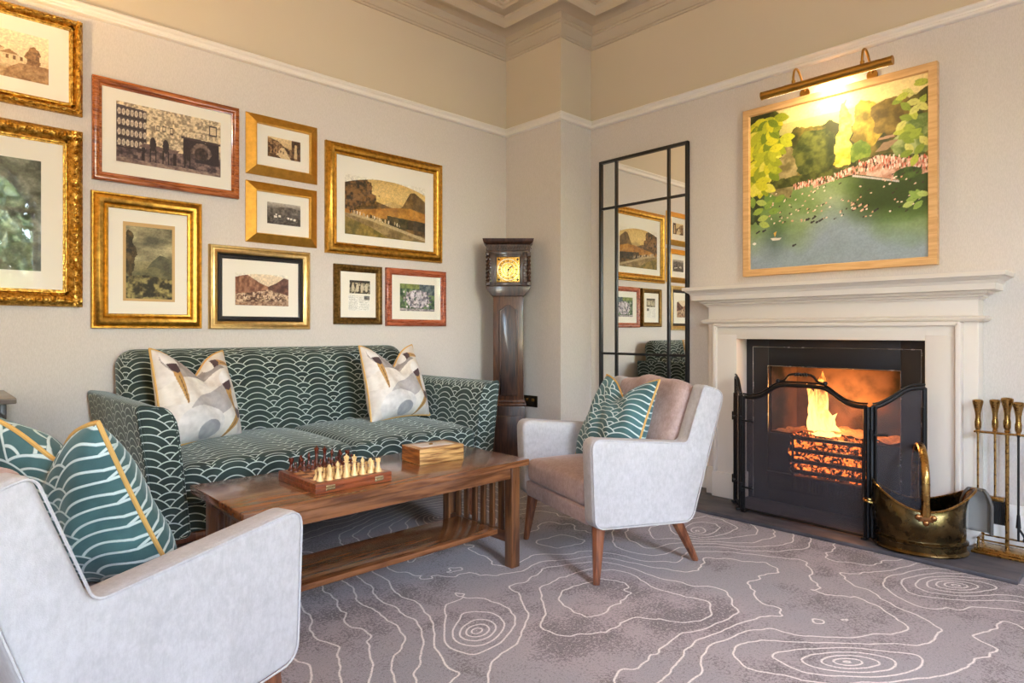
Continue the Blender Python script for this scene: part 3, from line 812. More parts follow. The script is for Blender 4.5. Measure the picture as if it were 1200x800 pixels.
    struct(b.obj('trim_1', white))
    b = MB()
    b.sweep(ring, [(0, 3.215), (.012, 3.215), (.014, 3.228), (.022, 3.232), (.024, 3.246), (.04, 3.262), (.05, 3.285), (.052, 3.294), (.062, 3.298), (.064, 3.31), (.072, 3.313), (.074, 3.36),
                   (.1, 3.372), (.19, 3.374), (.192, 3.348), (.2, 3.340), (.215, 3.340), (.225, 3.352), (.24, 3.372), (.262, 3.382), (.265, 3.396), (.335, 3.398), (.338, 3.384), (.356, 3.384), (.36, 3.398), (.378, 3.402), (.38, 3.42), (0, 3.42)], True)
    struct(b.obj('trim_2', plaster))
    sk = [(0, 0), (.022, 0), (.022, .165), (.02, .175), (.014, .182), (.014, .196), (.01, .208), (.006, .22), (0, .222)]
    for nm, path in (('baseboard_left', [(XL, YF), (X1, YF), (X1, Y1), (XR, Y1), (XR, 2.09)]), ('baseboard_right', [(XR, .66), (XR, YB)]), ('baseboard_back', [(XR, YB), (XL, YB), (XL, YF)])):
        b = MB(); b.sweep(path, sk); struct(b.obj(nm, white))
    # the garden seen through the windows (and in the picture glass)
    gr = paint('grey_ground', srgb(112, 116, 120), .9, .2)  # unseen ground, made grey so less green light bounces into the room
    b = MB(); b.box((-14, -22, -.6), (16, YB - T, -.5)); struct(b.obj('ground', gr, smooth=False))
    lf = Mat('sunlit_leaves', rough=.7); v = lf.coord('Object'); q = lf.noise(v, 3.5, 5., .7); lf.color(lf.mix(q.step(.35, .65), srgb(110, 140, 70), srgb(226, 236, 190)))
    tw = wood('tree_bark', srgb(70, 54, 40), srgb(110, 90, 68), 'z')
    for k, (x, y, s) in enumerate(((-2.6, -9, 1.5), (1.4, -10, 1.7), (5.2, -9.2, 1.5), (9.4, -11, 1.8), (-7, -11, 1.8))):
        t = thing('garden_tree', 'leafy green tree in the garden beyond the arched windows', 'tree', (x, y, -.5), 0, 'garden trees')
        b = MB(); b.tube([(0, 0, 0), (.05, 0, 1.2 * s), (0, .05, 2 * s)], [.16 * s, .12 * s, .06 * s], 8); b.obj('trunk', tw, t)
        r2 = np.random.default_rng(k); V, F = [], []
        for i in range(1500):
            d = r2.normal(size=3); d /= np.linalg.norm(d); c = d * (.75 + .35 * r2.random()) * s * np.array([1, 1, 1.15]) + np.array([0, 0, 2.1 * s])
            a = r2.normal(size=3) * .09 * s; e = r2.normal(size=3) * .09 * s; o = len(V)
            V += [tuple(c - a), tuple(c + e), tuple(c + a), tuple(c - e)]; F.append((o, o + 1, o + 2, o + 3))
        mesh_obj('foliage', V, F, lf.m, t, smooth=False, recalc=False)

room()

# ------------------------------------------------------------------ wall things on the right
def fireplace():
    t = thing('fireplace', 'stone coloured chimneypiece with stepped mantelshelf and black iron fire insert', 'fireplace', (XR, 1.375, 0), -PI / 2)
    st = paint('limestone_surround', srgb(226, 217, 205), .45, .02)
    # local: x to the right seen from the room, -y into the room
    W = .7085; D = .11
    b = MB()
    for s in (-1, 1):
        b.box((s * .497, -.15, .02), (s * .645, 0, 1.03), .003); b.box((s * .645, -D, .02), (s * W, 0, 1.11), .003)
        b.box((s * .485, -.165, .02), (s * .655, 0, .175), .004); b.box((s * .6, -.125, .02), (s * (W + .008), 0, .19), .004)
        b.box((s * .625, -.168, .172), (s * .6485, -.104, 1.093), .004)
    b.box((-.643, -.1485, 1.004), (.643, -.002, 1.096), .003); b.box((-.64, -.168, 1.078), (.64, -.102, 1.099), .004)
    b.box((-W + .001, -D + .001, 1.102), (W - .001, -.001, 1.24), .003)
    b.obj('surround', st, t)
    b = MB(); U = lambda w, d: [(-w, 0), (-w, -d), (w, -d), (w, 0)]
    flip = lambda prof: [(-d, z) for d, z in prof]
    b.sweep(U(W, D), ([(-.01, 1.098), (.018, 1.098), (.03, 1.106), (.034, 1.114), (.028, 1.122), (.01, 1.126), (-.01, 1.126)])); b.obj('moulding', st, t)
    b = MB()
    b.sweep(U(W, D), ([(-.02, 1.205), (.008, 1.205), (.01, 1.214), (.022, 1.217), (.024, 1.227), (.04, 1.231), (.044, 1.243), (.078, 1.246), (.08, 1.276), (.084, 1.279), (.088, 1.290), (.104, 1.300), (.108, 1.306), (.12, 1.308), (.121, 1.329), (-.02, 1.331)]))
    b.box((-W - .02, -D - .02, 1.3), (W + .02, 0, 1.331)); b.obj('mantelshelf', st, t)
    iron = Mat('black_stove_iron', rough=.42, color=(.012, .012, .014)); v = iron.coord('Object'); iron.bump(iron.noise(v, 120., 3.), .0006, .4)
    steel = metal('polished_steel_edge', (.5, .5, .52), .25)
    b = MB()
    for s in (-1, 1): b.box((s * .355, -.02, .02), (s * .497, 0, 1.004), .002)
    b.box((-.355, -.02, .838), (.355, 0, 1.004), .002); b.box((-.355, -.02, .02), (.355, 0, .11), .002)
    b.obj('insert_panel', iron, t)
    b = MB()
    def rim(x0, x1, z0, z1, y, r=.004):
        b.tube([(x0, y, z0), (x0, y, z1), (x1, y, z1), (x1, y, z0)], r, 6)
    rim(-.452, .452, .03, .955, -.022); rim(-.358, .358, .11, .842, -.024, .005); b.obj('steel_trim', steel, t)
    # firebox
    fb = Mat('sooty_firebrick', rough=.9); v = fb.coord('Object'); q = fb.noise(v, 6., 4.); fb.color(fb.mix(q.step(.35, .7), srgb(20, 16, 14), srgb(104, 74, 54)))
    b = MB()
    b.add([(-.355, .02, .4), (-.3, .27, .4), (-.3, .27, .842), (-.355, .02, .842), (-.385, .02, .4), (-.33, .3, .4), (-.33, .3, .842), (-.385, .02, .842)], [(0, 1, 2, 3), (4, 7, 6, 5), (0, 4, 5, 1), (3, 2, 6, 7), (0, 3, 7, 4), (1, 5, 6, 2)])
    b.add([(.355, .02, .4), (.3, .27, .4), (.3, .27, .842), (.355, .02, .842), (.385, .02, .4), (.33, .3, .4), (.33, .3, .842), (.385, .02, .842)], [(0, 3, 2, 1), (4, 5, 6, 7), (0, 1, 5, 4), (3, 7, 6, 2), (0, 4, 7, 3), (1, 2, 6, 5)])
    b.box((-.33, .26, .1), (.33, .3, .9)); b.box((-.38, 0.02, .842), (.38, .3, .88)); b.box((-.38, .02, .06), (.38, .3, .2)); 
    for s in (-1, 1): b.box((s * .22, .0, .2), (s * .38, .3, .435))
    b.obj('firebox', fb.m, t)
    # hood front plate, grate bars
    b = MB()
    for s in (-1, 1): b.box((s * .212, -.03, .1), (s * .355, -.005, .436), .003)
    b.box((-.22, -.03, .1), (.22, -.005, .2), .003)
    for k in range(22): b.box((-.21 + k * .02, -.036, .115), (-.2 + k * .02, -.028, .19), .002)
    b.box((-.36, -.06, .19), (.36, -.0, .205), .003)
    b.obj('grate_plate', iron.m, t)
    g = b = MB()
    for z in (.235, .295, .36, .43):
        b.tube([(-.215, -.03, z), (-.19, -.07, z), (.19, -.07, z), (.215, -.03, z)], .0125, 8)
    for x in (-.19, .19): b.tube([(x, -.07, .2), (x, -.07, .445)], .008, 8)
    b.obj('grate', iron.m, t)
    return t
fireplace()

def fire():
    coal = Mat('glowing_coal', rough=.9, color=(.02, .016, .014)); v = coal.coord('Object')
    q = coal.noise(v, 26., 4., .7); w = q.step(.47, .64); coal.set('Emission Strength', w * 3.6)
    coal.b.inputs['Emission Color'].default_value = (1, .2, .03, 1)
    ash = Mat('hot_ash', rough=.95); v = ash.coord('Object'); q = ash.noise(v, 60., 4., .7); ash.color(ash.mix(q, srgb(110, 70, 50), srgb(220, 170, 130)))
    ash.set('Emission Strength', q.step(.45, .8) * .8); ash.b.inputs['Emission Color'].default_value = (1, .22, .04, 1)
    r2 = np.random.default_rng(5)
    def lump(s, seed):
        b = MB(); v, f, uv = rbox((s, s * .8, s * .7), s * .3, 3); r3 = np.random.default_rng(seed)
        b.add([tuple(np.array(p) * (1 + .22 * r3.standard_normal())) for p in v], f); return b
    o = lump(.075, 1).obj('coal_lump', coal.m); first = True; k = 0
    for lay, z in enumerate((.232, .285, .34, .392)):
        for i in range(7):
            for j in range(3):
                c = o if first else o.copy()
                if not first: COL.objects.link(c)
                first = False
                c.location = (XR - .025 + .07 * j + .02 * r2.random(), 1.375 - .19 + .063 * i + .015 * r2.random(), z + .012 * r2.random())
                c.rotation_euler = tuple(r2.random(3) * 6); c.scale = (1, 1, .95)
                tag(c, 'glowing coal lump packed in the iron fire grate', 'coal', 'burning coals in the grate'); k += 1
    b = MB()
    V, F, n = [], [], 26
    for i in range(n + 1):
        for j in range(9):
            x = -.345 + .69 * i / n; y = .0 + .26 * j / 8
            V.append((x * (1 - .5 * y), y, .437 + .02 * r2.random() + .025 * math.exp(-((x) / .2) ** 2)))
    for i in range(n):
        for j in range(8): F.append((i * 9 + j, (i + 1) * 9 + j, (i + 1) * 9 + j + 1, i * 9 + j + 1))
    a = mesh_obj('ash_bed', V, F, ash.m); a.location = (XR, 1.375, 0); a.rotation_euler = (0, 0, -PI / 2)
    tag(a, 'bed of glowing ash heaped on top of the grate', 'ash'); a['kind'] = 'stuff'
    fl = Mat('flame', rough=1.); nt = fl.nt; nt.nodes.remove(fl.b)
    v = fl.coord('Object'); x, y, z = fl.sep(v)
    n1 = fl.noise(fl.coord('Object', (14, 14, 4)), 1., 4., .6, 1.2)
    den = (n1 - z * .35 + .14).step(.28, .62)
    core = (n1 * .6 + .62 - z * 1.25).step(.3, .8)
    em = fl.N('Emission'); fl.L(fl.mix(core, (1., .2, .02), (1., .52, .13)), em.inputs[0]); fl.L((den * (1.0 + 4.2 * core)).v, em.inputs[1])
    tr = fl.N('BsdfTransparent'); mx = fl.N('MixShader'); fl.L((den * .85).v, mx.inputs[0]); fl.L(tr.outputs[0], mx.inputs[1]); fl.L(em.outputs[0], mx.inputs[2]); fl.L(mx.outputs[0], fl.out.inputs[0])
    t = thing('flame', 'tall yellow flame rising from the coals in the fireplace', 'flame', (3.86, 1.445, .44))
    for (dx, dy, h, w, ph) in ((0, 0, .4, .06, 0), (.02, .045, .32, .045, 1.7), (-.015, -.04, .27, .045, 3.), (.03, -.07, .14, .035, 4.)):
        V, F, n, m = [], [], 12, 22
        for i in range(m + 1):
            s = i / m; r = w * (math.sin(PI * min(1, s * .9 + .16)) ** .7) * (1 - .35 * s); cx = .03 * math.sin(4 * s + ph) * s; cy = .035 * math.sin(5 * s + ph * 1.3) * s + .02 * s
            for q in range(n):
                a = 2 * PI * q / n; rr = r * (1 + .18 * math.sin(3 * a + 9 * s + ph))
                V.append((dx + cx + rr * .7 * math.cos(a), dy + cy + rr * math.sin(a), h * s))
        for i in range(m):
            for q in range(n): F.append((i * n + q, i * n + (q + 1) % n, (i + 1) * n + (q + 1) % n, (i + 1) * n + q))
        mesh_obj('flame_tongue', V, F, fl.m, t)
    l = bpy.data.lights.new('fire_glow', 'POINT'); l.energy = 11; l.color = (1, .42, .12); l.shadow_soft_size = .07
    o = bpy.data.objects.new('fire_glow', l); link(o); o.location = (3.9, 1.375, .62)
fire()

def hearth():
    m = Mat('slate_slab', rough=.45); v = m.coord('Object'); q = m.noise(m.coord('Object', (3, 1, 1)), 5., 5., .6)
    m.color(m.mix(q.step(.3, .7), srgb(48, 50, 56), srgb(86, 80, 82))); m.bump(q, .002, .4)
    b = MB(); b.box((3.32, .463, 0), (3.818, 2.287, .02), .004); struct(b.obj('trim_3', m.m))
hearth()

def mirror():
    t = thing('wall_mirror', 'tall black framed window style mirror hanging left of the fireplace', 'mirror', (XR - .002, 2.661, 1.43), -PI / 2)
    blk = paint('black_metal_paint', (.012, .013, .014), .35)
    mm = Mat('mirror_silver', rough=.004, metal=1., color=(.86, .87, .84))
    w, h = .379, .905
    b = MB(); b.box((-w, -.012, -h), (w, -.002, h)); b.obj('mirror_glass', mm.m, t)
    b = MB()
    for s in (-1, 1):
        b.box((s * w, -.028, -h), (s * (w - .02), 0, h), .002); b.box((-w, -.028, s * h), (w, 0, s * (h - .02)), .002)
    b.obj('frame', blk, t)
    for x in (-.224, .224):
        b = MB(); b.box((x - .009, -.024, -h + .01), (x + .009, -.01, h - .01), .002); b.obj('glazing_bar', blk, t)
    for z in (.545, -.545):
        b = MB(); b.box((-w + .01, -.022, z - .009), (w - .01, -.01, z + .009), .002); b.obj('glazing_bar', blk, t)
mirror()

BRASS = metal('aged_brass', srgb(168, 132, 76), .28, .16, 40)
def picture_light():
    t = thing('picture_light', 'long brass picture light on two curved arms above the pond painting', 'lamp', (XR, 1.36, 2.44), -PI / 2)
    br = metal('satin_brass', srgb(190, 146, 74), .35, .15)
    b = MB(); b.tube([(-.34, -.17, 0), (.34, -.17, 0)], .0225, 16); b.obj('lamp_tube', br, t)
    b = MB()
    for s in (-1, 1): b.tube([(s * .34, -.17, 0), (s * .346, -.17, 0)], .024, 16)
    b.obj('end_cap', br, t)
    b = MB(); b.tube([(-.23, -.125, .035), (.27, -.125, .035)], .008, 8); b.obj('rail', br, t)
    for x in (-.16, .2):
        b = MB(); b.tube(curve([(x, -.165, .02), (x, -.168, .06), (x, -.15, .105), (x, -.105, .115), (x, -.05, .07), (x, 0, .01)], 6), .0065, 8); b.tube([(x, -.012, .01), (x, 0, .01)], .028, 14); b.tube([(x, -.166, .018), (x, -.166, .04)], .011, 10)
        b.obj('arm', br, t)
    em = Mat('lamp_strip', rough=.5); em.b.inputs['Emission Color'].default_value = (1, .78, .45, 1); em.set('Emission Strength', 6.)
    b = MB(); b.box((-.32, -.157, -.0175), (.32, -.1515, -.008)); b.obj('light_strip', em.m, t)
    l = bpy.data.lights.new('picture_lamp', 'AREA'); l.shape = 'RECTANGLE'; l.size = .64; l.size_y = .03; l.energy = 6; l.color = (1, .74, .42)
    o = bpy.data.objects.new('picture_lamp', l); link(o); o.location = (XR - .14, 1.36, 2.425)
    # rotate about y so that the lamp looks down and back to the wall
    d = Vector((.55, 0, -.85)); o.rotation_euler = d.to_track_quat('-Z', 'X').to_euler()
picture_light()

def socket():
    t = thing('wall_socket', 'black double socket with brass face on the corner pier beside the clock', 'socket', (X1, 3.448, .513), -PI / 2)
    m = Mat('dark_bronze_plate', rough=.3, metal=1., color=(.06, .05, .035))
    b = MB(); b.box((-.073, -.008, -.044), (.073, 0, .044), .004); b.obj('plate', m.m, t)
    for s in (-1, 1):
        b = MB(); b.box((s * .03 - .012, -.014, .0), (s * .03 + .012, -.006, .022), .002); b.obj('switch', BRASS, t)
        b = MB()
        for dx, dz in ((-.01, -.028), (.01, -.028), (0, -.012)): b.box((s * .035 + dx - .003, -.0095, dz - .004), (s * .035 + dx + .003, -.007, dz + .004))
        b.obj('pin_slot', M['ebony'], t)
socket()

def clock():
    # stands across the corner facing the room
    fx, fy = .688, .7257
    lat, Z = -.006 * 4.66, 4.66
    t = thing('longcase_clock', 'dark carved oak longcase clock with square brass dial in the corner', 'clock', (lat * .7257 + Z * fx, -lat * .688 + Z * fy, 0), math.atan2(-fx, fy) , None)
    dk = wood('dark_carved_oak', srgb(34, 21, 16), srgb(78, 50, 36), 'z', .35, 1.3, .4)
    md = wood('dark_oak_edge', srgb(52, 30, 18), srgb(104, 66, 40), 'z', .35, 1.3, .4)
    b = MB(); b.box((-.135, .0, 0), (.135, .2, .06), .006); b.box((-.125, .008, .05), (.125, .195, .5), .004); b.box((-.1, .0, .12), (.1, .012, .43), .006); b.obj('base', dk, t)
    b = MB(); b.box((-.132, .0, .5), (.132, .2, .52), .006); b.box((-.122, .01, .52), (.122, .195, .545), .008); b.obj('waist_moulding', md, t)
    b = MB(); b.box((-.112, .022, .54), (.112, .19, 1.33), .004); b.obj('trunk', md, t)
    poly = [(-.07, .575), (.07, .575), (.07, 1.2), (.062, 1.215), (.045, 1.218), (.03, 1.235), (.012, 1.246), (-.012, 1.246), (-.03, 1.235), (-.045, 1.218), (-.062, 1.215), (-.07, 1.2)]
    b = MB(); b.prism(poly, .028, .008, 'y', .004); d = b.obj('trunk_door', dk, t)
    b = MB(); pp = [(x * .82, .59 + (z - .575) * .97) for x, z in poly]; b.tube([(x, .008, z) for x, z in pp], .003, 6, closed=True); b.obj('door_bead', md, d)
    b = MB(); 
    b.prism([(-.118, 1.31), (.118, 1.31), (.165, 1.372), (.165, 1.385), (-.165, 1.385), (-.165, 1.372)], .0, .195, 'y', .003); b.obj('hood_moulding', dk, t)
    b = MB()
    for s in (-1, 1): b.box((s * .155, .02, 1.385), (s * .1, .19, 1.64), .003)
    b.box((-.155, .04, 1.385), (.155, .19, 1.405)); b.box((-.155, .02, 1.61), (.155, .19, 1.65), .003); b.box((-.11, .045, 1.39), (.11, .19, 1.63))
    for s in (-1, 1):
        for k in range(5): b.box((s * .1325 - .02, .014, 1.41 + k * .04), (s * .1325 + .008, .022, 1.435 + k * .04), .004)
    b.obj('hood', dk, t)
    b = MB()
    for a, c in (((-.105, .02, 1.39), (-.085, .05, 1.63)), ((.085, .02, 1.39), (.105, .05, 1.63)), ((-.105, .02, 1.6), (.105, .05, 1.625)), ((-.105, .02, 1.39), (.105, .05, 1.415))): b.box(a, c, .003)
    b.obj('hood_door', dk, t)
    for s in (-1, 1):
        b = MB(); x = s * .152
        for ph in (0, PI):
            b.tube([(x + .008 * math.cos(ph + k * .55), .008 + .008 * math.sin(ph + k * .55), 1.42 + k * .0052) for k in range(36)], .0075, 7)
        for z in (1.4, 1.62): b.box((x - .014, -.006, z - .012), (x + .014, .022, z + .012), .003)
        b.obj('twisted_column', dk, t)
    b = MB(); b.sweep([(-.155, .19), (-.155, .02), (.155, .02), (.155, .19)], [(-.02, 1.645), (.008, 1.65), (.006, 1.69), (.02, 1.70), (.03, 1.715), (.034, 1.733), (-.05, 1.733), (-.05, 1.645)])
    b.box((-.15, .025, 1.66), (.15, .19, 1.733)); 
    for k in range(16): b.tube([(-.15 + k * .02, .012, 1.657), (-.14 + k * .02, .011, 1.683), (-.13 + k * .02, .012, 1.657)], .003, 5)
    b.obj('cornice', dk, t)
    bd = Mat('engraved_brass_dial', rough=.25, metal=1.); v = bd.coord('Object'); q = bd.noise(v, 120., 3., .7); bd.color(bd.mix(q.step(.35, .65), srgb(176, 130, 50), srgb(244, 206, 116))); bd.bump(q, .0015, .5)
    b = MB(); b.box((-.086, .03, 1.415), (.086, .04, 1.6), .001); dl = b.obj('dial', bd.m, t)
    b = MB(); c = 1.507
    for r, w in ((.078, .003), (.052, .002), (.03, .0015)): b.tube([(r * math.cos(PI * k / 24), .028, c + r * math.sin(PI * k / 24)) for k in range(48)], w, 6, closed=True)
    b.obj('chapter_ring', metal('silvered_ring', (.75, .68, .52), .3), dl)
    for k in range(12):
        b = MB(); a = PI * k / 6; u, w = math.sin(a), math.cos(a); b.tube([(u * .057, .027, c + w * .057), (u * .073, .027, c + w * .073)], .0022, 5); b.obj('hour_mark', M['ebony'], dl)
    for sx in (-1, 1):
        for sz in (-1, 1): b = MB(); b.sphere((sx * .07, .029, c + sz * .075), .008, 6, sc=(1, .4, 1)); b.obj('spandrel', M['ebony'], dl)
    b = MB(); b.tube([(0, .024, c), (.02, .024, c + .02), (.034, .024, c + .028)], [.003, .004, .001], 6); b.tube([(0, .022, c), (-.004, .022, c - .05)], [.003, .001], 6); b.sphere((0, .022, c), .006, 6); b.obj('clock_hand', M['ebony'], dl)
clock()
# ------------------------------------------------------------------ upholstery
GREEN = scallop('scallop_velvet', .18, .061, .108, .064, srgb(32, 48, 44), srgb(196, 210, 202), .0046)
TEAL = scallop('teal_scallop_velvet', .18, .061, .108, .064, srgb(52, 84, 85), srgb(206, 222, 218), .006)
LEGW = wood('walnut_leg', srgb(86, 46, 28), srgb(136, 82, 52), 'z', .35, 1.2, .3)
VELVET_COOL = velvet('velvet_daylit', srgb(166, 162, 160), srgb(191, 188, 187), .2, (.9, .95, 1))  # outer faces of the one chair fabric, cool daylight put into the colour
VELVET_WARM = velvet('velvet_warmlit', srgb(146, 120, 112), srgb(186, 162, 154), .3, (1, .9, .86))  # same fabric inside the chair, coloured darker and pinker for the warm light
PIPE = paint('gold_piping', srgb(206, 164, 92), .6, .1)

def prism_obj(name, poly, d0, d1, axis, r, mat, parent):
    b = MB(); b.prism(poly, d0, d1, axis, r); return b.obj(name, mat, parent)

def leg(parent, top, foot, r0, r1, name='leg', mat=None, n=8):
    b = MB(); b.tube([top, tuple(top[i] * .5 + foot[i] * .5 for i in range(3)), foot], [r0, (r0 + r1) / 2, r1], n); return b.obj(name, mat or LEGW, parent)

def armchair(label):
    t = thing('armchair', label, 'armchair', (0, 0, 0), 0, 'velvet armchairs')
    poly = smooth_poly([(.345, .233), (.36, .611), (-.143, .559), (-.241, .813), (-.362, .78), (-.172, .203)], [.05, .05, .025, .025, .05, .05], 6)
    for s in (-1, 1):
        p = prism_obj('side_panel', poly, s * .35, s * .268, 'y', .016, VELVET_COOL, t)
        b = MB(); b.tube([(x, s * .349, z) for x, z in [(q[0] * .985, q[1] * .985 + .006) for q in poly]], .0028, 5, closed=True); b.obj('seam', VELVET_COOL, p)
    prism_obj('back', smooth_poly([(-.12, .25), (-.295, .79), (-.35, .785), (-.165, .21)], .04, 5), -.27, .27, 'y', .012, VELVET_COOL, t)
    prism_obj('front_rail', smooth_poly([(.34, .235), (.345, .31), (-.1, .31), (-.1, .235)], .012, 3), -.27, .27, 'y', .004, VELVET_WARM, t)
    def w1(x, y, z):
        c = max(0, 1 - (y / .262) ** 2) * max(0, 1 - (x / .28) ** 2)
        return (x + .07, y, z + .362 + (.03 * c if z > 0 else 0) + .012 * x)
    v, f, uv = rbox((.56, .524, .115), .035, 4, (10, 10, 2), w1); mesh_obj('seat_cushion', v, f, VELVET_WARM, t, uv)
    a = math.radians(20)
    def w2(x, y, z):
        c = max(0, 1 - (y / .27) ** 2)
        z += .034 * c * (z > .1) - .012 * math.sin(y * 26) * (z > .12) * .4
        x += .035 * c * max(0, 1 - (z / .25) ** 2) * (x > 0) + .006 * math.sin(y * 30 + z * 12) * (x > 0) * max(0, z / .2)
        return (-.192 + x * math.cos(a) - z * math.sin(a), y, .588 + x * math.sin(a) + z * math.cos(a))
    v, f, uv = rbox((.10, .526, .43), .042, 4, (2, 18, 12), w2); mesh_obj('back_cushion', v, f, VELVET_WARM, t, uv)
    for s in (-1, 1):
        leg(t, (.29, s * .295, .24), (.318, s * .322, 0), .03, .014); leg(t, (-.12, s * .285, .222), (-.25, s * .28, 0), .028, .014)
    return t
fg = armchair('pale velvet armchair cropped at the lower left in the foreground, seen from behind')
far = copy_tree(fg); far['label'] = 'pale velvet armchair with taupe seat between coffee table and fireplace'
fg.location = (.267, 1.738, 0); fg.rotation_euler = (0, 0, math.radians(18.3))
far.location = (2.464, 1.877, 0); far.rotation_euler = (0, 0, math.radians(162.2))

def sofa():
    t = thing('sofa', 'dark green velvet sofa with pale scallop pattern against the picture wall', 'sofa', (1.5425, 3.22, 0))
    for s in (-1, 1):
        poly = [(s * x, z) for x, z in smooth_poly([(.8555, .235), (.9245, .768), (.79, .745), (.7365, .235)], [.02, .025, .1, .02], 7)]
        p = prism_obj('arm', poly, -.51, .44, 'y', .012, GREEN, t)
        b = MB(); b.tube([(x, -.506, z) for x, z in poly], .005, 6, closed=True); b.obj('piping', GREEN, p)
    b = MB(); b.box((-.80, -.47, .235), (.80, .40, .36), .015); b.obj('base', GREEN, t)
    def wb(x, y, z):
        ft = y < 0
        tuft = 0.
        if ft:
            tuft = .016 * math.exp(-((z - .15) / .02) ** 2) + .007 * sum(math.exp(-((x - q) / .012) ** 2) for q in (-.54, -.27, 0, .27, .54)) * (1 if z < .15 else .6)
            tuft -= .012 * math.cos((z - .15) / .36 * PI) * .6
        lean = .13 * (z + .32) / .64
        return (x, y * (1.25 - .4 * (z + .32) / .64) + .275 + lean * .8 + tuft, z + .64)
    v, f, uv = rbox((1.63, .20, .64), .085, 6, (72, 2, 40), wb); mesh_obj('back', v, f, GREEN, t, uv)
    for s in (-1, 1):
        def w(x, y, z):
            c = max(0, 1 - (x / .385) ** 4) * max(0, 1 - ((y - .02) / .42) ** 2)
            return (x + s * .381, y - .135, z + .43 + (.04 * c if z > 0 else 0))
        v, f, uv = rbox((.758, .73, .16), .035, 4, (12, 12, 2), w); mesh_obj('seat_cushion', v, f, GREEN, t, uv)
    b = MB(); b.box((-.84, -.47, .2), (.84, .40, .235), .006); b.obj('wooden_rail', LEGW, t)
    for x in (-.78, .78):
        for y in (-.4, .33): leg(t, (x, y, .21), (x * 1.03, y * 1.05, 0), .032, .018)
sofa()

def pillow_shape(w, h, th, chop, N=44, sag=0.):
    """front and back grids plus the outline"""
    def pt(u, v, side):
        a = 1 - .09 * (1 - v * v) ; c = 1 - .08 * (1 - u * u)
        x = w / 2 * u * a; z = h / 2 * v * c
        T = max(0, (1 - abs(u) ** 3) * (1 - abs(v) ** 3)) ** .55
        g = math.exp(-(abs(u) / .42) ** 1.5) * ((v + 1) / 2) ** 2.5
        z -= chop * h * g; x *= 1 - .10 * ((v + 1) / 2) ** 3 * (chop > 0)
        y = side * th / 2 * T * (1 - .35 * g * (chop > 0)) * (1.15 - .25 * v)
        y += side * .006 * math.sin(u * 9 + v * 5) * T
        return (x, y, z)
    V, F, UV, uvv = [], [], [], []
    for side in (-1, 1):
        o = len(V)
        for j in range(N + 1):
            for i in range(N + 1):
                u, v = -1 + 2 * i / N, -1 + 2 * j / N; V.append(pt(u, v, side)); uvv.append((u, v, side))
        for j in range(N):
            for i in range(N):
                q = [o + j * (N + 1) + i, o + j * (N + 1) + i + 1, o + (j + 1) * (N + 1) + i + 1, o + (j + 1) * (N + 1) + i]
                if side > 0: q.reverse()
                F.append(tuple(q)); UV.append([(uvv[k][0] * w / 2, uvv[k][1] * h / 2) for k in q])
    rim = [(-1 + 2 * k / N, -1) for k in range(N)] + [(1, -1 + 2 * k / N) for k in range(N)] + [(1 - 2 * k / N, 1) for k in range(N)] + [(-1, 1 - 2 * k / N) for k in range(N)]
    return V, F, UV, uvv, [pt(u, v, 0) for u, v in rim]

def pillow(name, label, w, h, th, chop, mat, loc, rot, art=None, group=None, N=44):
    V, F, UV, uvv, rim = pillow_shape(w, h, th, chop, N)
    o = mesh_obj(name, V, F, mat, None, UV, auto=False, recalc=False)
    if art:
        A = Art(N, N, w / h, 4); art(A)
        C = A.C.reshape(-1, 3); paint_attr(o.data, np.concatenate([C, C[:, :]], 0))
    tag(o, label, 'cushion', group); o.location = loc; o.rotation_euler = rot
    b = MB(); b.tube(rim, .0055, 7, closed=True); b.obj('piping', PIPE, o)
    return o

def swan_print(A):
    A.C[:] = (236, 229, 220); A.texture(A.V > -1, (226, 218, 208), (244, 238, 230), 6, 1)
    A.texture(A.ell(.45, .8, .42, .2, -.25), (150, 142, 138), (186, 178, 170), 9, 2)
    A.texture(A.ell(.42, .6, .5, .16, .3), (232, 222, 208), (248, 242, 232), 9, 3)
    A.texture(A.ell(.55, .4, .36, .16, .4), (176, 170, 168), (204, 198, 194), 9, 4)
    A.texture(A.ell(.35, .16, .28, .2, .1), (222, 218, 214), (246, 242, 238), 9, 5)
    A.texture(A.ell(.45, .1, .13, .09, .2), (158, 160, 166), (188, 188, 190), 9, 6); A.texture(A.ell(.92, .25, .12, .3, .1), (206, 198, 194), (240, 236, 230), 9, 7)
    tan, aub = (196, 152, 88), (78, 58, 62)
    def head(x, y, a, k):
        c, s = math.cos(a), math.sin(a); T = lambda pts: A.poly([(x + (p * c - q * s) * k, y + (p * s + q * c) * k) for p, q in pts])
        A.fill(A.ell(x - .03 * k * c, y - .03 * k * s, .11 * k, .085 * k, a), (240, 236, 230))
        A.fill(T([(.0, .07), (.09, .055), (.17, .0), (.1, -.05), (.02, -.07)]), aub); A.fill(T([(.1, .05), (.2, .03), (.46, -.01), (.48, -.025), (.2, -.05), (.1, -.045), (.13, 0)]), tan)
        A.fill(T([(.16, .0), (.47, -.014), (.47, -.022), (.16, -.012)]), (120, 88, 52))
    head(.14, .86, -1.4, 1.); head(.78, .64, -1.45, .95); head(.9, .3, -2.2, .9); head(.7, .93, -.35, .8)
    A.fill(A.poly([(.93, .34), (.97, .36), (.87, .2), (.83, .2)]), aub)
    A.C *= (.88 + .08 * A.noise(30, 3, 12))[..., None]

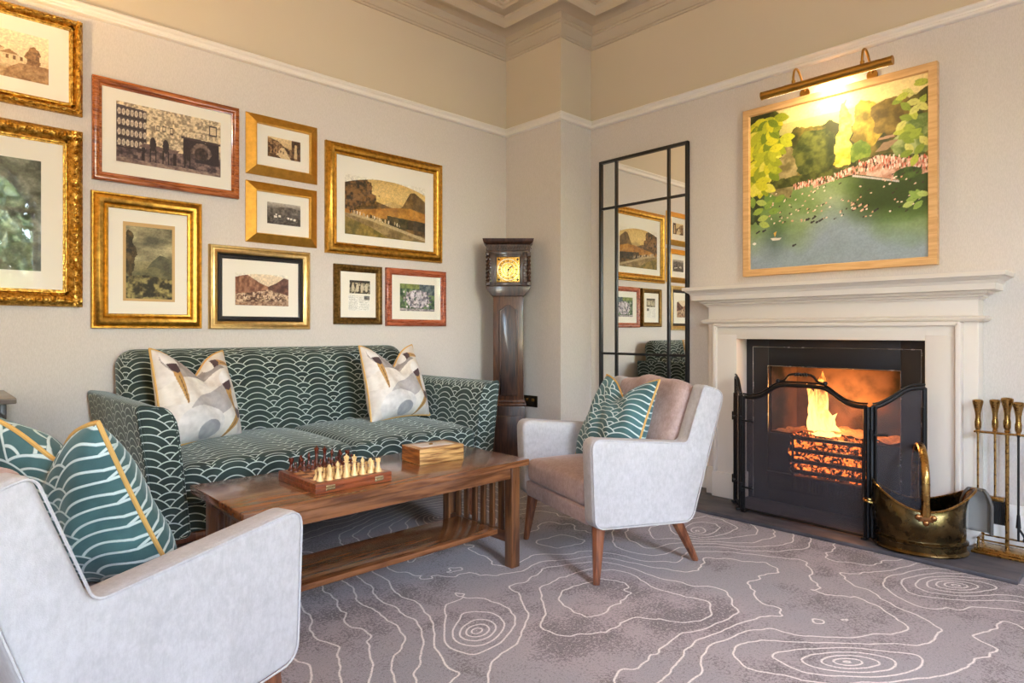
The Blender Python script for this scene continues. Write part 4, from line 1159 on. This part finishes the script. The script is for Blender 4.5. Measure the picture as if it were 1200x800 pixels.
SWAN = ink_mat('swan_print_linen', .8, .2)
pillow('cushion', 'cream swan print cushion with tan piping at the left end of the sofa', .45, .46, .17, .27, SWAN.m, (.975, 3.19, .745), (math.radians(-17), math.radians(3), math.radians(24)), swan_print, 'swan print cushions', 150)
pillow('cushion', 'cream swan print cushion with tan piping at the right end of the sofa', .46, .45, .17, .3, SWAN.m, (2.06, 3.18, .755), (math.radians(-17), 0, math.radians(10)), swan_print, 'swan print cushions', 150)
pillow('cushion', 'teal scallop cushion with gold piping in the armchair near the fireplace', .46, .45, .16, .22, TEAL, (2.51, 1.90, .62), (math.radians(-24), 0, math.radians(254)), None, 'teal scallop cushions')
pillow('cushion', 'teal scallop cushion with gold piping in the foreground armchair at lower left', .47, .46, .17, .22, TEAL, (.286, 1.808, .65), (math.radians(-24), 0, math.radians(114)), None, 'teal scallop cushions')

# ------------------------------------------------------------------ coffee table and what stands on it
def coffee_table():
    ox = wood('oak_lit', srgb(86, 50, 28), srgb(140, 90, 54), 'x', .2, 1., .45); oz = wood('oak_shaded_leg', srgb(66, 38, 22), srgb(116, 74, 42), 'z', .3, 1., .4); oy = wood('oak_shaded_rail', srgb(54, 30, 18), srgb(98, 60, 36), 'y', .3, 1., .4)  # same oak: reflected light put into the top's tone, legs and rails darkened
    t = thing('coffee_table', 'long mission style oak coffee table with slatted ends and lower shelf', 'coffee table', (1.392, 2.285, 0))
    X, Y = .635, .262
    b = MB(); b.box((-X, -Y, .447), (X, Y, .475), .004); b.obj('tabletop', ox, t)
    lx, ly = X - .075, Y - .035
    for sx in (-1, 1):
        for sy in (-1, 1):
            b = MB(); b.box((sx * lx - .024, sy * ly - .024, 0), (sx * lx + .024, sy * ly + .024, .447), .003); b.obj('leg', oz, t)
    b = MB()
    for s in (-1, 1): b.box((-lx + .02, s * (ly + .002) - .011, .395), (lx - .02, s * (ly + .002) + .011, .447), .002)
    b.obj('apron', ox, t)
    for s in (-1, 1):
        b = MB(); b.box((s * lx - .012, -ly + .02, .39), (s * lx + .012, ly - .02, .447), .002); b.obj('top_rail', oy, t)
        b = MB(); b.box((s * lx - .014, -ly + .02, .105), (s * lx + .014, ly - .02, .15), .002); b.obj('bottom_rail', oy, t)
        for k in range(6):
            y = -.155 + .062 * k; b = MB(); b.box((s * lx - .007, y - .015, .148), (s * lx + .007, y + .015, .392), .0015); b.obj('slat', oz, t)
    b = MB(); b.box((-lx + .01, -.145, .128), (lx - .01, .145, .15), .003); b.obj('shelf', ox, t)
coffee_table()
TZ = .475

def chess():
    rim = wood('rosewood_box', srgb(98, 44, 22), srgb(156, 82, 44), 'x', .3, 2., .4); dk = wood('dark_square', srgb(88, 44, 24), srgb(118, 62, 34), 'x', .35, 3.); lt = wood('light_square', srgb(206, 150, 98), srgb(228, 180, 126), 'x', .35, 3.)
    S, x0, y0, H = .312, 1.033, 2.093, .036
    t = thing('chess_board', 'folding wooden chess box laid out with a game on the coffee table', 'chess board', (x0 + S / 2, y0 + S / 2, TZ))
    b = MB(); b.box((-S / 2, -S / 2, 0), (S / 2, S / 2, H * .49), .002); b.box((-S / 2, -S / 2, H * .51), (S / 2, S / 2, H), .002); b.box((-S / 2 + .002, -S / 2 + .002, .01), (S / 2 - .002, S / 2 - .002, H - .003)); b.obj('box', rim, t)
    q = .034; b = MB()
    for i in range(8):
        for j in range(8):
            x, y = (i - 4) * q, (j - 4) * q
            b.box((x, y, H - .001), (x + q, y + q, H + .0006), mi=(i + j + 1) % 2)
    b.obj('squares', None, t, mats=[lt, dk], smooth=False)
    for x in (-.1, .1):
        b = MB(); b.box((x - .018, -S / 2 - .003, .008), (x + .018, -S / 2, .016), .001); b.box((x - .018, -S / 2 - .003, .019), (x + .018, -S / 2, .027), .001); b.tube([(x - .018, -S / 2 - .003, .0175), (x + .018, -S / 2 - .003, .0175)], .0022, 6); b.obj('hinge', metal('hinge_brass', (.8, .68, .4), .25), t)
    box = wood('boxwood', srgb(222, 186, 120), srgb(244, 216, 158), 'z', .3, 3., .3); ros = wood('stained_rosewood', srgb(58, 20, 14), srgb(104, 44, 28), 'z', .25, 3., .5)
    def prof(kind):
        base = [(.0001, 0), (.0125, 0), (.013, .003), (.0115, .006), (.012, .008), (.0085, .012)]
        if kind == 'pawn': return base + [(.005, .02), (.004, .026), (.0075, .028), (.0045, .030), (.0065, .034), (.0068, .037), (.005, .041), (.0001, .043)], .88
        if kind == 'rook': return base + [(.0065, .02), (.006, .032), (.0085, .036), (.0095, .038), (.0095, .047), (.007, .047), (.007, .043), (.0001, .043)], 1
        if kind == 'bishop': return base + [(.0055, .024), (.0048, .036), (.0085, .039), (.005, .041), (.007, .047), (.0065, .052), (.003, .058), (.002, .059), (.0025, .061), (.0001, .063)], 1
        if kind == 'queen': return base + [(.0065, .026), (.0052, .044), (.0095, .048), (.0055, .05), (.007, .055), (.0095, .064), (.0075, .063), (.004, .066), (.0025, .068), (.003, .071), (.0001, .073)], 1.05
        if kind == 'king': return base + [(.007, .028), (.0058, .047), (.0105, .051), (.006, .053), (.0075, .058), (.0095, .066), (.007, .069), (.0025, .071), (.0001, .071)], 1.08
        return base + [(.009, .014), (.0001, .015)], 1
    def make(kind, mat):
        b = MB(); p, s = prof(kind); s *= 1.02; b.lathe([(r * s, z * s) for r, z in p], 14)
        if kind == 'king': b.box((-.0015, -.002, .072), (.0015, .002, .084)); b.box((-.005, -.002, .0765), (.005, .002, .08))
        if kind == 'rook':
            for k in range(4):
                a = PI / 4 + k * PI / 2; b.sphere((.008 * math.cos(a), .008 * math.sin(a), .0485), .0025, 4)
        if kind == 'knight':
            o = smooth_poly([(-.009, .012), (.009, .012), (.007, .024), (.003, .031), (.011, .032), (.0135, .037), (.012, .041), (.004, .05), (.002, .056), (-.002, .051), (-.009, .044), (-.011, .032), (-.008, .022)], .003, 3)
            b.prism([(x, z) for x, z in o], -.0055, .0055, 'y', .002)
        o = b.obj('chess_' + kind, mat); return o
    order = ['rook', 'knight', 'bishop', 'king', 'queen', 'bishop', 'knight', 'rook']
    where = ['at the left corner', 'second from the left', 'third from the left', 'fourth from the left', 'fourth from the right', 'third from the right', 'second from the right', 'at the right corner']
    cols = (('pale', 'near', box, 0, 1), ('dark', 'far', ros, 7, 6))
    for cn, side, mat, r0, r1 in cols:
        proto = {}
        for i, kd in enumerate(order + ['pawn'] * 8):
            row = r0 if i < 8 else r1; c = i % 8
            if kd in proto: o = proto[kd].copy(); COL.objects.link(o)
            else: o = proto[kd] = make(kd, mat)
            o.location = (x0 + S / 2 + (c - 3.5) * q + rng.uniform(-.002, .002), y0 + S / 2 + (row - 3.5) * q + rng.uniform(-.002, .002), TZ + H + .0006)
            o.rotation_euler = (0, 0, PI / 2 * (1 if row < 4 else -1) + rng.uniform(-.2, .2))
            tag(o, '%s wooden chess %s %s of the %s board edge\'s %s row' % (cn, kd, where[c], side, 'back' if i < 8 else 'pawn'), 'chess piece', '%s chess pieces' % cn)
chess()

def games_box():
    t = thing('wooden_box', 'striped light wood box with pale inlaid lid at the right of the coffee table', 'box', (1.703, 2.313, TZ), math.radians(-4.5))
    z1 = wood('zebra_side', srgb(112, 66, 28), srgb(214, 168, 104), 'x', .35, 2.2, .3, 16); z2 = wood('zebra_end', srgb(104, 50, 18), srgb(196, 122, 52), 'y', .35, 2.2, .3, 16)
    w, d = .114, .078
    b = MB(); b.box((-w, -d, 0), (w, d, .047), .002); b.obj('body', z1, t)
    b = MB(); b.box((-w, -d, .0485), (w, d, .068), .002); b.box((-w + .004, -d + .004, .045), (w - .004, d - .004, .05)); l = b.obj('lid', z1, t)
    for s in (-1, 1): b = MB(); b.box((s * w - .0008 * (s < 0), -d + .002, .003), (s * w + .0008 * (s > 0), d - .002, .0655)); b.obj('end_veneer', z2, t)
    b = MB(); b.box((-.085, -.045, .0675), (.085, .045, .069), .0005); p = b.obj('inlay', paint('pale_inlay', srgb(214, 208, 200), .35), l)
    b = MB(); b.box((-.02, -.006, .069), (-.004, .004, .0745), .001); b.obj('clasp', BRASS, l)
games_box()

# ------------------------------------------------------------------ hearth things
BLACK = Mat('wrought_iron_black', rough=.4, metal=.6, color=(.018, .017, .017)).m
def fire_screen():
    t = thing('fire_screen', 'black iron folding fire screen with curved top standing before the fire', 'fire screen', (3.455, 1.395, .02))
    gz = Mat('fine_wire_gauze', rough=.6, color=(.02, .018, .02), spec=.2); g = gz.N('BsdfTransparent'); mx = gz.N('AddShader'); g.inputs[0].default_value = (.7, .68, .68, 1)
    gz.L(g.outputs[0], mx.inputs[0]); gz.L(gz.b.outputs[0], mx.inputs[1]); gz.L(mx.outputs[0], gz.out.inputs[0])
    def panel(p0, p1, top, nm, handle=False):
        d = Vector(p1) - Vector(p0); w = d.length; ang = math.atan2(d.y, d.x)
        e = bpy.data.objects.new(nm, None); link(e, t); e.location = (p0[0] - 3.455, p0[1] - 1.395, 0); e.rotation_euler = (0, 0, ang)
        tp = [(u * w, z) for u, z in curve(top, 6)]
        b = MB(); loop = [(0, .015)] + tp + [(w, .015)]
        b.tube([(x, 0, z) for x, z in loop], .011, 8, closed=True); b.obj('frame', BLACK, e)
        b = MB(); b.tube([(x, -.004, z + .018) for x, z in tp], .005, 6)
        for x in (0.012, w - .012): b.tube([(x, -.012, 0.), (x, -.012, .66)], .006, 6); b.box((x - .012, -.03, -.0), (x + .012, .02, .012), .002)
        for x in (.3 * w, .7 * w): b.sphere((x, -.012, .02), .006, 5)
        b.obj('rod', BLACK, e)
        ins = [(max(.008, min(w - .008, x)), z - .008) for x, z in tp]
        V = [(x, -.0015, z) for x, z in ins] + [(x, -.0015, .02) for x, z in ins]; n = len(ins)
        V += [(x, .0015, z) for x, z in ins] + [(x, .0015, .02) for x, z in ins]
        F = []
        for i in range(n - 1): F += [(i, n + i, n + i + 1, i + 1), (2 * n + i, 2 * n + i + 1, 3 * n + i + 1, 3 * n + i), (i, i + 1, 2 * n + i + 1, 2 * n + i), (n + i, 3 * n + i, 3 * n + i + 1, n + i + 1)]
        F += [(0, 2 * n, 3 * n, n), (n - 1, 2 * n - 1, 4 * n - 1, 3 * n - 1)]
        mesh_obj('gauze', V, F, gz.m, e, smooth=False)
        for z in (.14, .52):
            b = MB(); b.tube([(-.008, -.014, z - .025), (-.008, -.014, z + .025)], .009, 8); b.tube([(-.008, -.014, z), (.06, -.014, z)], .006, 6); b.sphere((.062, -.014, z), .008, 5); b.obj('hinge', BLACK, e)
        if handle:
            b = MB(); c = w / 2
            b.tube(curve([(c - .13, -.004, .755), (c - .09, -.004, .765), (c - .06, -.004, .795), (c, -.004, .80), (c + .06, -.004, .795), (c + .09, -.004, .765), (c + .13, -.004, .755)], 6), .0065, 7)
            for k in range(5): b.sphere((c - .03 + k * .015, -.004, .799), .0105, 6)
            for s in (-1, 1): b.sphere((c + s * .125, -.004, .758), .013, 6)
            b.obj('handle', BLACK, e)
    S = [(0, .655), (.08, .655), (.17, .672), (.3, .728), (.4, .738), (.6, .738), (.7, .728), (.83, .672), (.92, .655), (1, .655)]
    panel((3.47, 1.728), (3.442, 1.066), S, 'centre_panel', True)
    Wg = [(0, .655), (.12, .66), (.35, .69), (.65, .74), (.85, .752), (1, .752)]
    panel((3.45, 1.05), (3.60, .862), Wg, 'wing_panel')
    panel((3.63, 1.855), (3.478, 1.742), [(1 - u, z) for u, z in reversed(Wg)], 'wing_panel')
fire_screen()

def scuttle():
    br = metal('tarnished_brass', srgb(108, 90, 58), .27, .6, 16)
    t = thing('coal_scuttle', 'tarnished brass helmet coal scuttle with arched handle on the slate hearth', 'coal scuttle', (3.485, .853, .02), math.radians(-68))
    A0, B0 = .182, .142; n = 56
    foot = [(.93, 0), (1.04, .002), (1.06, .008), (1.04, .014), (1.0, .02), (1.0, .045), (1.05, .05), (1.055, .058), (1.0, .064), (.99, .07)]
    def zr(th):
        c = math.cos(th); return .205 + .10 * abs(c) ** 2.2 * (1 if c < 0 else .98)
    rows = []
    for k, z in foot: rows.append([(A0 * k * math.cos(2 * PI * i / n), B0 * k * math.sin(2 * PI * i / n), z) for i in range(n)])
    def body(s, off=0.):
        r = []
        for i in range(n):
            th = 2 * PI * i / n; c, q = math.cos(th), math.sin(th)
            k = 1.0 + .10 * math.sin(PI * min(1, s * 1.05)) - .03 * s - off
            z = .07 + s * (zr(th) - .07); x = A0 * k * c; y = B0 * k * q
            if c > 0: x += .042 * s ** 4 * c ** 2 - .02 * math.sin(PI * s) * c ** 2; y *= 1 - .2 * s ** 2 * c ** 4
            else: x -= .02 * s ** 2 * c ** 2
            r.append((x, y, z))
        return r
    for k in range(1, 15): rows.append(body(k / 14))
    rim = body(1.); inner = [body(k / 14, .03) for k in range(14, -1, -1)]
    rows += inner
    V = [p for r in rows for p in r]; F = []
    for j in range(len(rows) - 1):
        for i in range(n): F.append((j * n + i, j * n + (i + 1) % n, (j + 1) * n + (i + 1) % n, (j + 1) * n + i))
    F.append(tuple(reversed(range(n)))); F.append(tuple((len(rows) - 1) * n + i for i in range(n)))
    mesh_obj('bucket', V, F, br, t)
    b = MB(); b.tube(rim, .005, 7, closed=True); b.obj('rim', BRASS, t)
    b = MB(); yb = B0 * 1.07
    pts = curve([(.0, -yb, .2), (.0, -yb - .004, .26), (.0, -yb + .005, .38), (.0, -.085, .465), (.0, 0, .492), (.0, .085, .465), (.0, yb - .005, .38), (.0, yb + .004, .26), (.0, yb, .2)], 6)
    v, f = tube(pts, .011, 10); b.add([(p[0] * 1.5, p[1], p[2]) for p in v], f)
    for s in (-1, 1):
        b.tube([(0, s * (yb + .002), .19), (0, s * (yb + .004), .29)], [.02, .015], 8)
    b.obj('handle', BRASS, t)
    cp = metal('copper_rivet_plate', srgb(172, 120, 76), .3)
    for s in (-1, 1):
        b = MB()
        for x, z in ((-.03, .185), (.03, .185), (0, .16)): b.sphere((x, s * (yb + .006), z), .013, 7, sc=(1, .5, 1))
        b.box((-.03, s * (yb - .004), .165), (.03, s * (yb + .008), .195), .004); b.obj('handle_plate', cp, t)
    b = MB(); b.tube(curve([(-.2, -.03, .2), (-.225, -.028, .205), (-.235, 0, .2), (-.225, .028, .205), (-.2, .03, .2)], 6), .006, 7); b.obj('rear_grip', BRASS, t)
    ck = Mat('black_coal', rough=.5, color=(.012, .011, .011)).m
    r2 = np.random.default_rng(3); V, F = [], []
    v, f, uv = rbox((.06, .05, .045), .012, 2); o = mesh_obj('coal_lump', [tuple(np.array(p) * (1 + .2 * r2.standard_normal())) for p in v], f, ck); first = True
    R = Matrix.Rotation(math.radians(-68), 3, 'Z')
    for k in range(14):
        c = o if first else o.copy()
        if not first: COL.objects.link(c)
        first = False; a = 2.4 * k; r = .035 * math.sqrt(k)
        p = R @ Vector((r * math.cos(a) * 1.05, r * math.sin(a) * .75, 0)); c.location = (3.485 + p.x, .853 + p.y, .02 + .125 + .012 * r2.random()); c.rotation_euler = tuple(r2.random(3) * 6)
        tag(c, 'black unburnt coal lump lying inside the brass scuttle', 'coal', 'coal in the scuttle')
    b = MB(); b.lathe([(.0001, .07), (.17, .07), (.175, .1), (.0001, .105)], 24, sx=1, sy=.78); c = b.obj('coal_dust', ck); c.location = (3.485, .853, .02); c.rotation_euler = (0, 0, math.radians(-68)); tag(c, 'dark coal dust filling the bottom of the brass scuttle', 'coal dust'); c['kind'] = 'stuff'
scuttle()

def companion_set():
    ox, oy = 3.665, .55
    t = thing('fireside_stand', 'brass fireside tool stand with railed tray at the right edge of the hearth', 'tool stand', (ox, oy, .02))
    b = MB(); b.box((-.075, -.125, 0), (.075, .125, .012), .003); b.box((-.066, -.116, .01), (.066, .116, .022), .004); b.box((-.056, -.106, .02), (.056, .106, .027), .003); b.obj('base', BRASS, t)
    b = MB(); pts = [(-.05, -.1), (.05, -.1), (.05, .1), (-.05, .1)]
    for x, y in pts: b.lathe([(.006, .025), (.004, .035), (.006, .05), (.004, .06), (.008, .068), (.0001, .076)], 10, (x, y, 0))
    b.tube([(x, y, .062) for x, y in pts], .004, 6, closed=True); b.obj('gallery', BRASS, t)
    H = [(.0085, 0), (.011, .004), (.008, .01), (.011, .016), (.013, .022), (.0135, .045), (.0105, .06), (.011, .085), (.016, .112), (.021, .135), (.022, .145), (.019, .149), (.012, .151), (.0001, .152)]
    b = MB(); b.tube([(0, 0, .025), (0, 0, .57)], .008, 10); b.obj('post', BRASS, t)
    b = MB(); b.box((-.016, -.125, .553), (.016, .125, .562), .003)
    for y in (-.1, -.045, .05, .105): b.tube([(0, y, .557), (-.03 if y in (-.045, .105) else .03, y, .557)], .008, 8)
    b.obj('crossbar', BRASS, t)
    b = MB(); b.lathe([(r * 1.12, .565 + z * 1.06) for r, z in H], 14); b.obj('finial', BRASS, t)
    def tool(nm, label, y, x, zt, build):
        o = thing(nm, label, 'fire tool', (ox + x, oy + y, .02), 0, 'fireside tools on the brass stand')
        b = MB(); b.lathe([(r, zt + z) for r, z in H], 14); b.obj('handle', BRASS, o); build(o); return o
    def shovel(o):
        b = MB(); b.tube([(0, 0, .57), (0, 0, .29)], .0048, 8); b.obj('shaft', BRASS, o)
        pew = paint('dull_pewter', srgb(150, 147, 140), .4, .15)
        V, F, n, m = [], [], 16, 12
        for j in range(m + 1):
            s = j / m; wd = .03 + .028 * min(1, s * 3) ** .6 ; z = .295 - s * .2
            for i in range(n + 1):
                u = -1 + 2 * i / n; lip = max(0, abs(u) - .6) / .4; top = max(0, 1 - s * 4)
                V.append((-.006 - .032 * max(lip ** 1.5, top ** 1.5 * .9), u * wd, z))
        for j in range(m):
            for i in range(n): F.append((j * (n + 1) + i, j * (n + 1) + i + 1, (j + 1) * (n + 1) + i + 1, (j + 1) * (n + 1) + i))
        s = mesh_obj('blade', V, F, pew, o); md = s.modifiers.new('thick', 'SOLIDIFY'); md.thickness = .003
        rim = [V[(n + 1) * j] for j in range(m, -1, -1)] + V[0:n + 1] + [V[(n + 1) * j + n] for j in range(m + 1)]
        b = MB(); b.tube(rim, .008, 8); b.obj('blade_rim', paint('worn_iron_edge', srgb(92, 88, 82), .45, .2), s)
    def brush(o):
        b = MB(); b.tube([(0, 0, .57), (0, 0, .25)], .0048, 8); b.obj('shaft', BRASS, o)
        b = MB(); b.box((-.02, -.036, .235), (.02, .036, .255), .006); b.obj('brush_head', BRASS, o)
        b = MB()
        for k in range(60): 
            y, x = -.033 + .066 * (k % 12) / 11, -.016 + .032 * (k // 12) / 4; b.tube([(x, y, .237), (x * 1.2, y * 1.15, .13)], .0028, 4)
        b.obj('bristles', paint('dark_bristle', (.02, .018, .016), .9), o)
    def poker(o):
        b = MB(); b.tube([(0, 0, .57), (0, 0, .08)], .0048, 8); b.tube([(0, 0, .2), (0, 0, .14)], [.006, .01], 8); b.tube(curve([(0, 0, .14), (0, -.012, .12), (0, -.022, .1), (0, -.018, .085)], 5), .005, 7); b.obj('shaft', BLACK, o)
    def tongs(o):
        b = MB(); b.tube([(0, 0, .57), (0, 0, .5)], .0048, 8)
        for s in (-1, 1): b.tube(curve([(0, 0, .5), (0, s * .02, .44), (0, s * .022, .25), (0, s * .006, .09)], 6), .0045, 7); b.sphere((0, s * .006, .09), .009, 6)
        b.obj('arms', BRASS, o); b = MB(); b.sphere((0, 0, .5), .014, 8); b.obj('pivot', BRASS, o)
    tool('fire_shovel', 'brass handled fire shovel with pewter blade, leftmost on the tool stand', .105, -.03, .56, shovel)
    tool('hearth_brush', 'brass handled hearth brush hanging behind the shovel on the tool stand', .05, .03, .56, brush)
    tool('fire_poker', 'thin fire poker with dark hooked tip right of the stand post', -.045, -.03, .56, poker)
    tool('fire_tongs', 'brass coal tongs at the right edge of the photo on the tool stand', -.1, .03, .56, tongs)
companion_set()

def chest():
    dk = wood('blackened_oak', srgb(26, 22, 22), srgb(60, 52, 50), 'z', .45, 1.2, .2); tp = wood('greyed_oak_top', srgb(104, 92, 82), srgb(150, 138, 126), 'x', .4, 1., .3)
    t = thing('oak_side_cabinet', 'dark carved oak side cabinet at the left edge beside the sofa', 'cabinet', (.03, 3.475, 0))
    b = MB(); b.box((-.28, -.245, .758), (.28, .235, .782), .005); b.obj('top', tp, t)
    b = MB()
    b.box((-.25, -.2, .06), (.25, .23, .757), .003)
    for s in (-1, 1): b.box((s * .25 - .022 * (s > 0), -.215, 0), (s * .25 + .022 * (s < 0), .23, .757), .003)
    b.box((-.25, -.212, .72), (.25, -.19, .757), .003); b.obj('carcass', dk, t)
    for s in (-1, 1):
        b = MB(); b.box((s * .115 - .108, -.214, .1), (s * .115 + .108, -.196, .71), .003)
        for k in range(5):
            z = .16 + k * .12
            b.tube([(s * .115 + .07 * math.cos(PI * q / 8), -.215, z + .05 * math.sin(PI * q / 8)) for q in range(9)], .006, 6); b.sphere((s * .115, -.215, z + .02), .014, 6, sc=(1, .5, 1))
        d = b.obj('door', dk, t); b = MB(); b.sphere((s * .02, -.222, .42), .011, 6); b.obj('knob', BRASS, d)
    # carved stiles down both front corners
    for s in (-1, 1):
        b = MB()
        for k in range(14): b.tube([(s * .236 - .007, -.217, .09 + k * .045), (s * .236 + .007, -.217, .115 + k * .045), (s * .236 - .007, -.217, .14 + k * .045)], .0045, 5)
        b.obj('carved_stile', dk, t)
chest()

# ------------------------------------------------------------------ light and camera
def lights():
    w = bpy.data.worlds.new('daylight'); SC.world = w; w.use_nodes = True; nt = w.node_tree
    bg = nt.nodes['Background']; sky = nt.nodes.new('ShaderNodeTexSky'); sky.sky_type = 'NISHITA'; sky.sun_disc = False; sky.sun_elevation = math.radians(42); sky.sun_rotation = math.radians(200)
    tn = nt.nodes.new('ShaderNodeMix'); tn.data_type = 'RGBA'; tn.blend_type = 'MULTIPLY'; tn.inputs[0].default_value = 1; tn.inputs[7].default_value = (.91, .97, 1.06, 1); nt.links.new(sky.outputs[0], tn.inputs[6]); nt.links.new(tn.outputs[2], bg.inputs[0]); bg.inputs[1].default_value = WORLD
    s = bpy.data.lights.new('sun', 'SUN'); s.energy = SUN; s.angle = .02; s.color = (1, .94, .82); o = bpy.data.objects.new('sun', s); link(o)
    o.rotation_euler = Vector((-.35, -.75, -.75)).to_track_quat('-Z', 'Y').to_euler()     # lights the garden, not the room
    for i, (px, py, rz) in enumerate(((.38, YB - .28, 0), (XL - .28, -1.75, -PI / 2))):
        l = bpy.data.lights.new('window_portal', 'AREA'); l.shape = 'RECTANGLE'; l.size = (1.75, .7)[i]; l.size_y = 2.6; l.cycles.is_portal = True
        o = bpy.data.objects.new('window_portal', l); link(o); o.location = (px, py, 2.05); o.rotation_euler = (PI / 2, 0, rz)
    for x, y, z, e in LAMPS:
        l = bpy.data.lights.new('uplight_lamp', 'SPOT'); l.energy = e; l.spot_size = math.radians(165); l.spot_blend = .6; l.color = (1, .64, .27); l.shadow_soft_size = .12
        o = bpy.data.objects.new('uplight_lamp', l); link(o); o.location = (x, y, z); o.rotation_euler = (PI, 0, 0)
WORLD, SUN, LAMPS = 5.1, 40., ((-.9, 2.55, 1.6, 185), (.6, -.9, 1.65, 185))
lights()

cam = bpy.data.cameras.new('camera'); co = bpy.data.objects.new('camera', cam); link(co)
co.location = (0, 0, 1.05); co.rotation_euler = (PI / 2, 0, math.radians(46.53 - 90))
cam.sensor_width = 36.; cam.lens = 742.9 * 36 / 1200; cam.shift_y = -11.8 / 1200; cam.clip_start = .05; cam.clip_end = 100
SC.camera = co
vs = SC.view_settings; vs.view_transform = 'Standard'; vs.look = 'None'; vs.gamma = 1.; vs.exposure = .55; vs.use_curve_mapping = False
